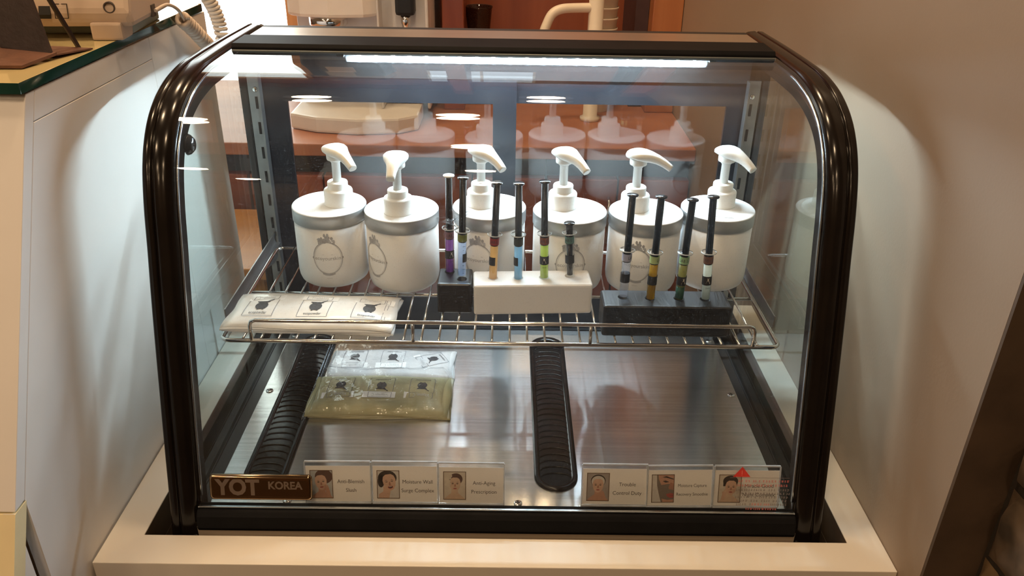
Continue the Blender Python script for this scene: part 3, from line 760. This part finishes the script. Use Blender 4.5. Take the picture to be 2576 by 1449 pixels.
def bundle(name, label, loc, rz, sx, sy, layers, dz, papers, prints, group, bulge=.003, seed=1, rip=.0009):
    rnd = random.Random(seed)
    t = thing(name, label, 'sachets', loc, rz, group)
    ph = [rnd.uniform(0, 6) for _ in range(4)]
    def hgt(u, v, k):
        x, y = u-.5, v-.5
        z = k*dz*(1-.55*(abs(2*y)**3))*(1-.35*(abs(2*x)**6))
        return z+bulge*(k+1)/layers*(1-4*y*y)*(1-(2*x)**4)+rip*math.sin(9*u+ph[0])*math.sin(5*v+ph[1])*(k+1)/layers
    parts = []
    for k in range(layers):
        jx, jy = rnd.uniform(-.0015, .0015), rnd.uniform(-.0015, .0015)
        def top(u, v, k=k, jx=jx, jy=jy):
            return ((u-.5)*sx+jx+.002*math.sin(6*v+k), (v-.5)*sy+jy+.0012*math.sin(9*u+ph[2]+k*.7), hgt(u, v, k)+.0012+dz*.35)
        mb = MB(); mb.grid(top, 22, 10)
        n0 = len(mb.v)
        mb.grid(lambda u, v, top=top, k=k: (top(u, v)[0], top(u, v)[1], max(.0002, top(u, v)[2]-.0012-dz*.3*(1-abs(2*v-1)**4))), 22, 10)
        nv = 11; ring = [i*nv for i in range(23)]+[22*nv+j for j in range(1, 11)]+[i*nv+10 for i in range(21, -1, -1)]+[j for j in range(9, 0, -1)]
        for a, b in zip(ring, ring[1:]+ring[:1]): mb.f.append((a, b, n0+b, n0+a)); mb.m.append(0); mb.sm.append(False)
        parts.append(mb.build('sachet', papers[k % len(papers)], t, world=False))
    K_ = layers-1
    def onpaper(u, v, l): return (u, v, hgt(u/sx+.5, v/sy+.5, K_)+.0012+dz*.35+.0004+l*.00015)
    mb = MB(); prints.into(mb, onpaper); mb.build('print', [INKD, INKL, INKP, STICK], parts[-1], world=False, fix=False)
    return t
def sub_line(fl, x0, y0, x1, y1, t, mi):
    n = 6; dx, dy = x1-x0, y1-y0; L = math.hypot(dx, dy); nx, ny = -dy/L*t/2, dx/L*t/2
    for k in range(n):
        a, b = k/n, (k+1)/n
        fl.poly([(x0+dx*a+nx, y0+dy*a+ny), (x0+dx*b+nx, y0+dy*b+ny), (x0+dx*b-nx, y0+dy*b-ny), (x0+dx*a-nx, y0+dy*a-ny)], mi)
def sachets():
    p1 = mat('white_sachet_foil', (.74, .72, .69), .32, var=.05, vscale=40, bump=.25, bscale=70, coat=.3); p2 = mat('white_sachet_foil_grey', (.58, .56, .55), .4, var=.12, vscale=40)
    fl = Flat()
    for cx in (-.064, .0035, .0705):
        fl.rect(cx-.021, cx+.024, .0095, .0240, 3)
        fl.frame(cx-.0155, cx+.0165, .0110, .0225, .0006, 1, 1).text('Trehalos', cx+.0005, .0167, .0062, 2, 1, sy=1.6)
        for sx in (-.0185, .0185): sub_line(fl, cx+sx, .0095, cx+sx-.001, -.026, .0006, 1)
        pot(fl, cx, -.003, .0085, 0)
        fl.text('ecopowder', cx-.001, -.0205, .0048, 0, sy=1.4)
        sub_line(fl, cx-.0195, -.026, cx+.0175, -.026, .0006, 1)
    fl.rect(.090, .0985, .0095, .0240, 3).frame(.0885, .0935, .0110, .0225, .0005, 1, 1); sub_line(fl, .0925, .0095, .0915, -.026, .0006, 1)
    bundle('sachet_bundle', 'stack of white printed sachets lying on the wire shelf behind the guard rail', (-.2330, .2300, ZS+.0004), -.03, .205, .088, 7, .0019, [p1, p2], fl, 'bundles of printed sachets', .004, 4)
    def inv(tilted):
        fl = Flat()
        for j, cx in enumerate((-.058, .0, .058)):
            sub = Flat()
            if tilted and j == 2:
                sub.text('ecopowder', cx+.004, .0265, .0045, 1, rot=PI)
                sub_line(sub, cx-.016, .030, cx+.020, .030, .0006, 1)
                fl.p += sub.p; sub = Flat(); cx2 = 0
            s2 = Flat()
            for sx in (-.0175, .0175): sub_line(s2, sx, -.012, sx, .0245, .0006, 1)
            sub_line(s2, -.0175, .0245+.003, .0175, .0245+.003, .0006, 1); sub_line(s2, -.0175, .0245, -.0155, .0275, .0006, 1); sub_line(s2, .0175, .0245, .0155, .0275, .0006, 1)
            s2.text('ecopowder', 0, .0215, .0048, 0, rot=PI, sy=1.4); pot(s2, 0, .0040, .0076, 0, -1)
            s2.rect(-.024, .022, -.0235, -.0105, 3).frame(-.0165, .0165, -.0228, -.0115, .0006, 1, 1).text('Vitamin C', 0, -.0172, .0058, 2, 1, rot=PI, sy=1.6)
            if tilted and j == 2:
                c, q = math.cos(-1.05), math.sin(-1.05)
                for pts, fs, mi, l in s2.p: fl.p.append(([(cx+(.85*(c*x-q*y)), .001+.85*(q*x+c*y)) for x, y in pts], fs, mi, l))
            else:
                for pts, fs, mi, l in s2.p: fl.p.append(([(cx+x, y+.002) for x, y in pts], fs, mi, l))
        return fl
    zb = .0152
    pw = mat('bluish_white_sachet', (.66, .68, .68), .35, var=.05, vscale=40, bump=.25, bscale=70, coat=.3)
    py = mat('yellowish_sachet', (.80, .76, .58), .35, var=.12, vscale=25, bump=.3, bscale=60, coat=.3)
    bundle('sachet_bundle', 'white sachets in the clear zip bag on the steel deck', (-.1645, .3835, zb+.0006), .005, .186, .074, 4, .0022, [pw, p2], inv(True), 'bundles of printed sachets', .003, 8)
    bundle('sachet_bundle', 'yellowish sachets in the clear zip bag on the steel deck', (-.1690, .2960, zb+.0006), .005, .196, .096, 6, .0026, [py, mat('yellow_sachet_edge', (.40, .36, .20), .4)], inv(False), 'bundles of printed sachets', .004, 9)
    # zip bag: clear film over the two bundles
    t = thing('zip_bag', 'clear plastic zip bag holding two bundles of sachets', 'bag', (-.182, .342, zb))
    film = glass('bag_film', (.97, .97, .97), refl=.05, rough=.06, bump=.55, bscale=55)
    rnd = random.Random(6); ph = [rnd.uniform(0, 6) for _ in range(6)]
    cx = (-.290, -.0715); cyy = (.2420, .4400)
    def h(u, v):
        x = u; e = min(1, min(u-.10, 1-u)/.06) if u > .10 else 0
        e = max(0, e)*max(0, min(1, min(v, 1-v)/.06))
        hh = .0245 if v < .52 else .0170
        k = max(0, min(1, (v-.50)/.06)); hh = .0225*(1-k)+.0150*k
        return zb+.0009+e*(hh+.0008*math.sin(17*u+ph[0]+5*v)*math.sin(13*v+ph[1]))+.0006*math.sin(40*u+30*v+ph[2])*e
    def P(u, v): return (cx[0]+(cx[1]-cx[0])*u+.012*(v-.5)*0, cyy[0]+(cyy[1]-cyy[0])*v+.002*math.sin(7*u+ph[3]), h(u, v))
    MB().grid(P, 48, 40).build('film', film, t, fix=False)
    MB().grid(lambda u, v: (P(.0, v)[0]+.020*u, P(0, v)[1], zb+.0012+.0005*math.sin(PI*u)), 3, 12).build('flap', glass('bag_flap', (.85, .83, .88), dust=.10, rough=.2, refl=.05), t, fix=False)
    zp = glass('zip_plastic', (.8, .82, .85), dust=.14, rough=.15, refl=.08)
    for dx in (.0195, .0235): MB().tube([(cx[0]+dx, cyy[0]+.198*k/6, zb+.0032) for k in range(7)], .0011, 6).build('zip_strip', zp, t)
sachets()

# ================================================================== card holders
def cards():
    paper = mat('card_paper', (.93, .88, .85), .6, var=.02); border = mat('photo_border', (.16, .09, .05), .6)
    ac = glass('acrylic_sleeve', (.995, .995, .995), refl=.03); edge = mat('acrylic_edge', (.55, .57, .62), .12, spec=.8, var=.2, vscale=60)
    ink = mat('card_ink', (.10, .08, .075), .6)
    def pm(n, c): return mat('photo_'+n, c, .55, var=.08, vscale=150)
    bgs = [pm('bg_grey', (.50, .50, .50)), pm('bg_white', (.66, .61, .57)), pm('bg_cream', (.66, .58, .49)), pm('bg_taupe', (.40, .34, .31))]
    hair, hair2 = pm('hair', (.045, .03, .025)), pm('hair_brown', (.12, .06, .045))
    sk, sk2, sk3, skd = pm('skin', (.56, .31, .22)), pm('skin_light', (.66, .42, .31)), pm('skin_pale', (.66, .47, .35)), pm('skin_shade', (.42, .20, .14))
    lip, eye, clay, towel = pm('lips', (.45, .10, .09)), pm('eye', (.09, .06, .05)), pm('clay_mask', (.24, .19, .16)), pm('towel', (.66, .60, .55))
    PAL = [paper, border, ink]+bgs+[hair, hair2, sk, sk2, sk3, skd, lip, eye, clay, towel]
    I = {m.name: i for i, m in enumerate(PAL)}
    idx = lambda m: I[m.name]
    W_, H_ = .0130, .0178      # half sizes of the photo
    def clip(pts):
        return [(max(-W_, min(W_, x)), max(-H_, min(H_, y))) for x, y in pts]
    def E(fl, cx, cy, rx, ry, m, l, rot=0, n=20):
        fl.poly(clip([(cx+rx*math.cos(a)*math.cos(rot)-ry*math.sin(a)*math.sin(rot), cy+rx*math.cos(a)*math.sin(rot)+ry*math.sin(a)*math.cos(rot)) for a in [2*PI*k/n for k in range(n)]]), idx(m), l)
    def Pg(fl, pts, m, l): fl.poly(clip(pts), idx(m), l)
    def face(fl, cx, cy, s, skin, l, tilt=0, smile=False):
        def q(x, y): return (cx+s*(x*math.cos(tilt)-y*math.sin(tilt)), cy+s*(x*math.sin(tilt)+y*math.cos(tilt)))
        Pg(fl, [q(x, y) for x, y in [(-.74, .35), (-.70, -.1), (-.60, -.5), (-.36, -.85), (-.1, -1.0), (.1, -1.0), (.36, -.85), (.60, -.5), (.70, -.1), (.74, .35), (.6, .8), (.3, 1.02), (-.3, 1.02), (-.6, .8)]], skin, l)
        for sx in (-1, 1):
            E(fl, *q(.31*sx, .12), .15*s, (.045 if smile else .07)*s, eye, l+1, tilt, 10)
            Pg(fl, [q(.13*sx, .27), q(.32*sx, .36), q(.52*sx, .27), q(.32*sx, .31)], hair, l+1)
        Pg(fl, [q(-.02, .1), q(.06, .1), q(.13, -.27), q(.0, -.33), q(-.13, -.27)], skd if skin is not skd else sk, l+1)
        E(fl, *q(0, -.28), .12*s, .04*s, skd, l+2, tilt, 8)
        if smile:
            E(fl, *q(.02, -.58), .30*s, .19*s, lip, l+1, tilt); E(fl, *q(.02, -.57), .23*s, .12*s, eye, l+2, tilt); E(fl, *q(.02, -.50), .2*s, .045*s, towel, l+3, tilt)
        else:
            E(fl, *q(0, -.60), .24*s, .09*s, lip, l+1, tilt); E(fl, *q(0, -.60), .23*s, .012*s, eye, l+2, tilt, 10)
    def shoulders(fl, skin, l, w_=1.0, top=-.0095):
        Pg(fl, [(-.0035, .0), (.0035, .0), (.004, top), (.0095*w_, top-.004), (.0135, -.0180), (-.0135, -.0180), (-.0095*w_, top-.004), (-.004, top)], skin, l)
    def hand(fl, cx, cy, s, rot, skin, l):
        c, q = math.cos(rot), math.sin(rot)
        T = lambda pts: [(cx+s*(c*x-q*y), cy+s*(q*x+c*y)) for x, y in pts]
        Pg(fl, T([(-.35, -1.6), (.35, -1.6), (.42, -.2), (.40, .25), (-.38, .25), (-.42, -.2)]), skin, l)
        for k, (x, L) in enumerate(((-.28, .75), (-.08, .95), (.12, .9), (.31, .7))): Pg(fl, T([(x-.10, .2), (x+.08, .2), (x+.06, .2+L), (x-.07, .2+L)]), skin, l+(k % 2)*.5)
        Pg(fl, T([(-.4, -.3), (-.62, .15), (-.55, .4), (-.42, .35), (-.3, -.05)]), skin, l)
    def photo(k):
        fl = Flat(); bg = bgs[(0, 1, 2, 3, 1, 2)[k]]
        fl.rect(-W_, W_, -H_, H_, idx(bg), 1)
        if k == 0:
            E(fl, .003, .010, .0105, .0095, hair2, 2); shoulders(fl, sk, 2); face(fl, -.0005, .002, .0095, sk2, 4, .12); hand(fl, .0065, -.0065, .0058, .25, sk, 9)
        elif k == 1:
            E(fl, -.001, .0085, .0112, .0095, hair, 2); E(fl, -.0085, .004, .004, .008, hair, 2); Pg(fl, [(-.006, -.002), (.003, -.006), (.001, -.0178), (-.0115, -.0178), (-.0115, -.013), (-.006, -.009)], sk2, 2)
            face(fl, .0015, .0025, .0105, sk2, 4, .16, True)
        elif k == 2:
            E(fl, .0015, .0085, .0080, .0075, hair2, 2); shoulders(fl, sk3, 2, .9); face(fl, .0005, .0015, .0088, sk3, 4)
            for a, b in ((-.0055, .010), (-.0065, .006), (-.0045, .0125), (-.006, .002)): E(fl, a, b, .0017, .0019, bgs[2], 8)
        elif k == 3:
            E(fl, 0, .008, .0088, .0080, hair, 2); shoulders(fl, sk, 2); E(fl, 0, .0072, .0080, .0072, towel, 3); face(fl, 0, .0015, .0088, sk2, 4); hand(fl, .0062, -.0095, .0048, .35, sk, 9)
        elif k == 4:
            Pg(fl, [(-.0075, .0178), (-.007, .004), (-.005, -.006), (-.002, -.0178), (.013, -.0178), (.013, .0178)], clay, 2)
            Pg(fl, [(-.0055, .0178), (-.005, .012), (-.002, .0045), (.006, .006), (.013, .006), (.013, .0178)], sk, 3)
            Pg(fl, [(-.001, .0145), (.004, .0160), (.0125, .0125), (.0125, .0115), (.004, .0140)], hair, 5); Pg(fl, [(-.0005, .0095), (.003, .0105), (.0075, .0085), (.003, .0075)], eye, 5)
            Pg(fl, [(.009, .008), (.013, .006), (.013, -.002), (.0075, -.0010), (.0065, .001)], skd, 4); Pg(fl, [(.004, -.0075), (.009, -.0060), (.013, -.0065), (.013, -.0120), (.009, -.0125), (.0055, -.0105)], lip, 4); Pg(fl, [(.004, -.0080), (.013, -.0090), (.013, -.0094)], eye, 5)
            Pg(fl, [(-.0015, -.013), (.006, -.015), (.013, -.014), (.013, -.0178), (0, -.0178)], sk, 3)
        else:
            E(fl, .0005, .0095, .0090, .0075, hair, 2); Pg(fl, [(-.008, .009), (.009, .009), (.0085, .003), (-.0080, .003)], hair, 2); shoulders(fl, sk3, 2); face(fl, .0015, .0010, .0092, sk2, 4); hand(fl, -.0058, -.0065, .0055, -.25, sk2, 9)
        fl.frame(-W_-.0005, W_+.0005, -H_-.0005, H_+.0005, .0008, idx(border), 20)
        return fl
    TXT = [('Anti-Blemish', 'Slush'), ('Moisture Wall', 'Surge Complex'), ('Anti-Aging', 'Prescription'), ('Trouble', 'Control Duty'), ('Moisture Capture', 'Recovery Smoothie'), ('Miracle Good', 'Night Complex')]
    LABS = ['acrylic card holder reading Anti-Blemish Slush', 'acrylic card holder reading Moisture Wall Surge Complex', 'acrylic card holder reading Anti-Aging Prescription', 'acrylic card holder reading Trouble Control Duty', 'acrylic card holder reading Moisture Capture Recovery Smoothie', 'acrylic card holder reading Miracle Good Night Complex, behind the red sticker']
    X = [-.1895, -.1105, -.0315, .1395, .2175, .2970]; RO = [-.012, -.004, 0, 0, -.025, -.004]
    w_, h_ = .0388, .0262; lean = math.atan(.25)
    for k in range(6):
        t = thing('card_holder', LABS[k], 'card holder', (X[k], .0835+(.0008 if k % 2 else 0), .0158), 0, 'acrylic card holders along the front pane', rot=(-lean, RO[k], 0))
        # local: x along, z up the card, y away from the viewer
        MB().box(-w_, w_, -.0012, -.0004, 0, 2*h_).box(-w_, w_, .0008, .0016, 0, 2*h_).box(-w_, w_, -.0012, .012, -.0008, 0).build('sleeve', ac, t, world=False)
        MB().box(-w_, w_, -.0013, .0017, 2*h_, 2*h_+.0014).box(w_-.0002, w_+.0008, -.0013, .0017, 0, 2*h_).box(-w_-.0008, -w_+.0002, -.0013, .0017, 0, 2*h_).box(-w_, w_, -.0014, .0002, -.001, .0006).build('sleeve_edge', edge, t, world=False)
        cb = MB().box(-w_+.0006, w_-.0006, 0, .0004, .0012, 2*h_-.0050).build('card', paper, t, world=False)
        fl = photo(k); mb = MB(); cz = .0012+.0225
        fl.into(mb, lambda u, v, l: (-.0198+u, -.00006-l*.000012, cz+v)); mb.build('portrait', PAL, cb, world=False, fix=False)
        fl = Flat(); a, b = TXT[k]; sz = .0068 if k != 4 else .0058
        sx = {4: .82, 5: .92}.get(k, .92)
        fl.text(a, .0152, .0045, sz, sx=sx).text(b, .0152, -.0068, sz, sx=sx)
        mb = MB(); fl.into(mb, lambda u, v, l: (u, -.0001, cz+v-.001)); mb.build('lettering', ink, cb, world=False, fix=False)
cards()

# ================================================================== things on the reception counter
def left_things():
    Z = .5077
    beige = mat('beige_phone_plastic', (.60, .47, .37), .45, var=.04, vscale=10)
    t = thing('desk_phone', 'beige desk telephone seen from behind on the green glass top', 'telephone', (-.54, .365, Z), .10)
    MB().prism([(-.06, .014), (-.065, .03), (-.05, .075), (.09, .10), (.11, .03), (.10, .014)], 0, -.16, .105).build('body', beige, t, bevel=.006, world=False)
    for x in (-.145, .058): MB().prism([(-.066, .0), (-.066, .020), (-.02, .020), (-.03, .0)], 0, x, x+.035).build('foot', beige, t, bevel=.003, world=False)
    MB().box(-.14, .09, -.02, .09, 0, .016).build('base', mat('teal_base_plastic', (.30, .36, .34), .5), t, bevel=.002, world=False)  # plain teal base under the body
    MB().prism([(-.0660, .0245), (-.0668, .0290), (-.0608, .0410), (-.0590, .0400)], 0, .0060, .0185).build('jack_label', M_blackmatte, t, world=False)
    mb = MB()
    def bk(u, v): return (u, (-.0652+.0050*((v-.030)/.015) if v > .03 else -.0655+.0004*(.03-v)/.0055)-.0002, v)
    for u0, u1, v0, v1 in ((.0225, .0236, .0245, .0405), (.0365, .0376, .0245, .0405), (.0225, .0290, .0245, .0254), (.0312, .0376, .0245, .0254), (.0225, .0290, .0396, .0405), (.0312, .0376, .0396, .0405)):
        mb.add([bk(u0, v0), bk(u1, v0), bk(u1, v1), bk(u0, v1)], [(0, 1, 2, 3)])
    mb.v = [(x, y-.0006, z) for x, y, z in mb.v]
    mb.build('label_outline', mat('label_brown', (.05, .035, .02), .6), t, world=False, fix=False)
    MB().lathe([(.0065, -.003), (.0065, .001), (.005, .001), (.005, -.003)], 16, cap=False, T=Matrix.Translation((.083, -.0632, .0365)) @ Matrix.Rotation(PI/2, 4, 'X')).build('screw_hole', mat('phone_dark', (.09, .07, .06), .7), t, world=False)
    MB().box(.1035, .1065, .012, .026, .014, .028).build('cord_socket', mat('phone_dark', (.09, .07, .06), .7), t, world=False)
    # coiled cord
    cord = mat('cord_plastic', (.72, .60, .50), .45)
    def coil(path, r, turns, tr, m=14):
        P = catmull([tuple(p) for p in path], 24); n = len(P); pts = []
        N = turns*m
        for k in range(N+1):
            f = k/N*(n-1); i = min(int(f), n-2); a = Vector(P[i]).lerp(Vector(P[i+1]), f-i)
            tg = (Vector(P[i+1])-Vector(P[i])).normalized(); u = tg.cross(Vector((0, 0, 1))).normalized(); v = u.cross(tg)
            g = 2*PI*k/m; pts.append(a+(u*math.cos(g)+v*math.sin(g))*r)
        return MB().tube(pts, tr, 6)
    c = thing('phone_cord', 'coiled beige telephone cord hanging from the phone over the counter edge', 'cord', (-.44, .5, .45))
    MB().tube(catmull([(-.4345, .394, .5285), (-.431, .425, .531), (-.432, .460, .520), (-.4340, .482, .5030)], 8), .0022, 8).build('straight_end', cord, c)
    coil([(-.4360, .480, .5045), (-.4345, .503, .4900), (-.4340, .535, .4690), (-.4340, .560, .4530), (-.4340, .590, .4300)], .0078, 17, .0033).build('coil', cord, c)
    c = thing('phone_cord', 'pale coiled cord rising in front of the bright window', 'cord', (-.47, .62, .48))
    coil([(-.500, .640, .5750), (-.478, .640, .548), (-.462, .645, .520), (-.452, .655, .490), (-.448, .66, .455), (-.448, .66, .40)], .0080, 26, .0034).build('coil', mat('pale_cord_plastic', (.80, .74, .66), .45), c)
    # dark tent stand
    t = thing('tent_stand', 'dark brown leather tent stand on the green glass top', 'stand', (-.50, .20, Z))
    dk = mat('dark_leather', (.035, .022, .022), .55, var=.25, vscale=60, bump=.2); br = mat('brown_leather', (.13, .055, .032), .55, var=.2, vscale=60, bump=.2)
    def slab(pts, th, m, name):
        a = [Vector(p) for p in pts]; n = (a[1]-a[0]).cross(a[2]-a[0]).normalized()*th; k = len(a)
        MB().add(a+[p+n for p in a], [tuple(range(k)), tuple(range(2*k-1, k-1, -1))]+[(i, i+k, (i+1) % k+k, (i+1) % k) for i in range(k)]).build(name, m, t)
    slab([(-.521, .205, .519), (-.4690, .205, .5125), (-.4905, .222, .600), (-.5200, .222, .600)], .004, dk, 'back_board')
    slab([(-.4690, .258, .5080), (-.474, .262, .5080), (-.4880, .224, .600), (-.4830, .222, .600)], .003, dk, 'strut')
    slab([(-.560, .150, .5085), (-.476, .155, .5085), (-.4660, .206, .5115), (-.560, .206, .5200)], .003, br, 'base_flap')
    slab([(-.4660, .206, .5110), (-.452, .255, .5082), (-.500, .262, .5082), (-.560, .230, .5085)], .0015, br, 'base_strip')
    o = MB().box(-.66, -.531, .235, .2365, .512, .66).build('paper_sheet', mat('cream_paper', (.72, .60, .42), .7)); tag(o, 'cream paper sheet standing behind the tent stand', 'paper')
    o.location = (0, 0, -.0043)
left_things()

# ================================================================== pantry behind the case
def pantry():
    red = wood('cabinet_red_wood', (.25, .066, .032), (.38, .115, .058), 4, (1, 1, .1), .35)
    top = wood('countertop_wood', (.40, .15, .075), (.52, .22, .115), 4, (.15, 1, 1), .42)
    yF = 1.20; zt = .112
    tp = MB().box(-.98, .4495, yF-.02, 1.798, zt-.030, zt).build('pantry_worktop', top, bevel=.003); tag(tp, 'orange brown wooden pantry worktop behind the case', 'worktop')
    xs = [-.98, -.62, -.26, .10, .4495]
    dkg = mat('cabinet_gap_shade', (.035, .03, .03), .5)  # shade of the gap below the worktop, painted into the body colour
    LB = ['red wood base cabinet under the window end of the worktop', 'red wood base cabinet under the water dispenser', 'red wood base cabinet in the middle, under the cup stack', 'red wood base cabinet beside the beige wall, under the white tap']
    for k in range(4):
        a, b = xs[k]+.001, xs[k+1]-.001
        c = thing('base_cabinet', LB[k], 'cabinet', ((a+b)/2, 1.5, FLOOR), 0, 'red wood base cabinets')
        MB().box(a, b, yF+.03, 1.79, FLOOR+.001, zt-.031).build('body', dkg, c)
        m = (a+b)/2
        for x0, x1, s in ((a+.002, m-.002, 1), (m+.002, b-.002, -1)):
            d = MB().box(x0, x1, yF, yF+.029, FLOOR+.09, zt-.085).build('door', red, c, bevel=.003)
            xi = x1-.02 if s > 0 else x0+.02
            MB().tube([(xi, yF, -.13), (xi, yF-.022, -.13), (xi, yF-.022, -.02), (xi, yF, -.02)], .004, 8).build('handle', M_chrome, d)
    # posts and niche framing
    po = wood('orange_post', (.38, .13, .045), (.48, .19, .07), 5, (1, 1, .1), .4)
    for x0, x1, lb, m in ((-.168, -.112, 'red wood upright post between dispenser and cup niche', red), (.372, .4490, 'orange wood upright post beside the beige wall', po)):
        o = MB().box(x0, x1, 1.50, 1.797, zt+.0005, CEIL-.001).build('wood_post', m, bevel=.003); tag(o, lb, 'post')
    o = MB().box(.336, .371, 1.56, 1.797, zt+.0005, CEIL-.001).build('wood_partition', mat('dark_niche', (.06, .03, .03), .6)); tag(o, 'dark wood partition beside the orange post', 'partition')
    # water dispenser with two bays
    wh = mat('machine_white', (.80, .74, .68), .35, var=.02); wh2 = mat('machine_grey', (.66, .63, .61), .4, var=.03); ch = M_chrome
    t = thing('ice_dispenser', 'white ice dispenser with chrome chute and wide drip tray', 'dispenser', (-.42, 1.5, zt+.0005))
    MB().box(-.515, -.312, 1.40, 1.70, zt+.001, .66).build('back_body', wh2, t, bevel=.006)
    MB().prism([(-.525, 1.62), (-.525, 1.36), (-.49, 1.335), (-.42, 1.322), (-.34, 1.335), (-.312, 1.36), (-.312, 1.62)], 2, .372, .66).build('upper_body', wh, t, bevel=.008)
    hp = MB().prism([(-.515, 1.62), (-.515, 1.38), (-.47, 1.345), (-.37, 1.345), (-.32, 1.38), (-.32, 1.62)], 2, .662, 1.10).build('hopper', mat('smoke_brown_hopper', (.05, .025, .015), .35), t, bevel=.01)
    MB().box(-.455, -.385, 1.3425, 1.3445, .86, 1.0).build('label', mat('hopper_label', (.55, .40, .28), .6), hp)
    MB().prism([(-.530, 1.42), (-.530, 1.30), (-.46, 1.265), (-.36, 1.25), (-.26, 1.265), (-.215, 1.30), (-.215, 1.42)], 2, zt+.001, zt+.040).build('drip_tray', wh, t, bevel=.006)
    ct = MB().lathe([(.030, .020), (.046, .006), (.046, -.012), (.042, -.016), (.036, -.010), (.030, .01)], 28, (-.432, 1.372, .364), cap=False).build('chute', ch, t)
    MB().lathe([(.028, .012), (.034, -.010), (0, -.010)], 20, (-.432, 1.372, .364)).build('chute_flap', mat('smoke_flap', (.30, .31, .31), .2, .5), ct)
    t = thing('water_dispenser', 'grey white water dispenser with black nozzle beside the ice dispenser', 'dispenser', (-.25, 1.5, zt+.0005))
    MB().box(-.311, -.188, 1.40, 1.70, zt+.042, .66).box(-.311, -.305, 1.345, 1.40, zt+.042, .66).box(-.196, -.188, 1.345, 1.40, zt+.042, .66).build('body', wh2, t, bevel=.004)
    nz = MB().box(-.268, -.222, 1.355, 1.40, .375, .48).build('nozzle', M_blackmatte, t, bevel=.008)
    MB().lathe([(.0125, 0), (.0115, -.020), (.010, -.022), (.010, -.032), (.006, -.032)], 20, (-.245, 1.372, .376)).build('nozzle_tip', ch, nz)
    lv = MB().box(-.268, -.216, 1.392, 1.402, .235, .297).build('push_plate', M_blackmatte, t, bevel=.010)
    MB().box(-.272, -.212, 1.398, 1.404, .230, .302).build('push_plate_frame', ch, lv, bevel=.010)
    t = thing('wall_light', 'white wall light panel high above the pantry worktop', 'lamp', (-.08, 1.79, 1.12))
    MB().box(-.25, .09, 1.765, 1.799, 1.12, 1.34).build('housing', wh, t, bevel=.004)
    for x0, x1 in ((-.24, -.085), (-.075, .08)): MB().box(x0, x1, 1.760, 1.7649, 1.135, 1.325).build('diffuser', emission('cool_panel', (.85, .93, 1), 2.6), t)
    # cups and tap
    cup = glass('brown_cup', (.30, .14, .10), dust=.25, refl=.06, dusty_col=(.12, .06, .045))
    o = MB().lathe([(.026, 0), (.036, .105), (.0375, .106), (.0375, .110), (.0350, .108), (.0255, .002)], 28, (0, 0, 0), cap=False).build('plastic_cup', cup); o.location = (-.078, 1.62, zt+.141); tag(o, 'brown translucent plastic cup in the wood niche', 'cup')
    o2 = MB().box(-.111, -.035, 1.56, 1.79, zt+.0005, zt+.140).build('niche_box', red, bevel=.002); tag(o2, 'low red wood box carrying the brown cup', 'box')
    tapm = mat('white_tap', (.80, .70, .56), .35, var=.02)
    t = thing('tap', 'white tap with curved spout standing behind the case', 'tap', (.218, 1.42, zt+.0005))
    MB().lathe([(.026, 0), (.026, .008), (.0185, .012), (.0185, .40), (.016, .41)], 24, (.218, 1.42, zt+.0005)).build('column', tapm, t)
    MB().tube(catmull([(.215, 1.42, .392), (.165, 1.41, .392), (.130, 1.40, .390), (.108, 1.395, .378), (.094, 1.39, .350), (.090, 1.388, .338)], 6), .0115, 14).build('spout', tapm, t)
    pc = mat('paper_cup', (.66, .55, .42), .6)
    for k in range(9):
        z = zt+.0006+k*.026
        o = MB().lathe([(.026, 0), (.0365, .108), (.0385, .109), (.0385, .113), (.0360, .113), (.0245, .004), (0, .004)], 28, cap=False).build('paper_cup', pc); o.location = (.248, 1.52, z)
        tag(o, 'cream paper cup in the nested stack behind the tap', 'cup', 'nested stack of paper cups')
    # low wooden desk behind the reception counter
    t = thing('back_desk', 'low orange wooden desk behind the reception counter', 'desk', (-.9, .95, FLOOR))
    ow = wood('desk_orange', (.50, .22, .06), (.62, .30, .10), 4, (.15, 1, 1), .35)
    MB().box(-1.5, -.47, .80, 1.12, -.055, -.030).build('desk_top', ow, t, bevel=.003)
    for x, y in ((-1.48, .82), (-1.48, 1.06), (-.53, .82), (-.53, 1.06)): MB().box(x, x+.04, y, y+.04, FLOOR+.001, -.055).build('leg', ow, t)
pantry()
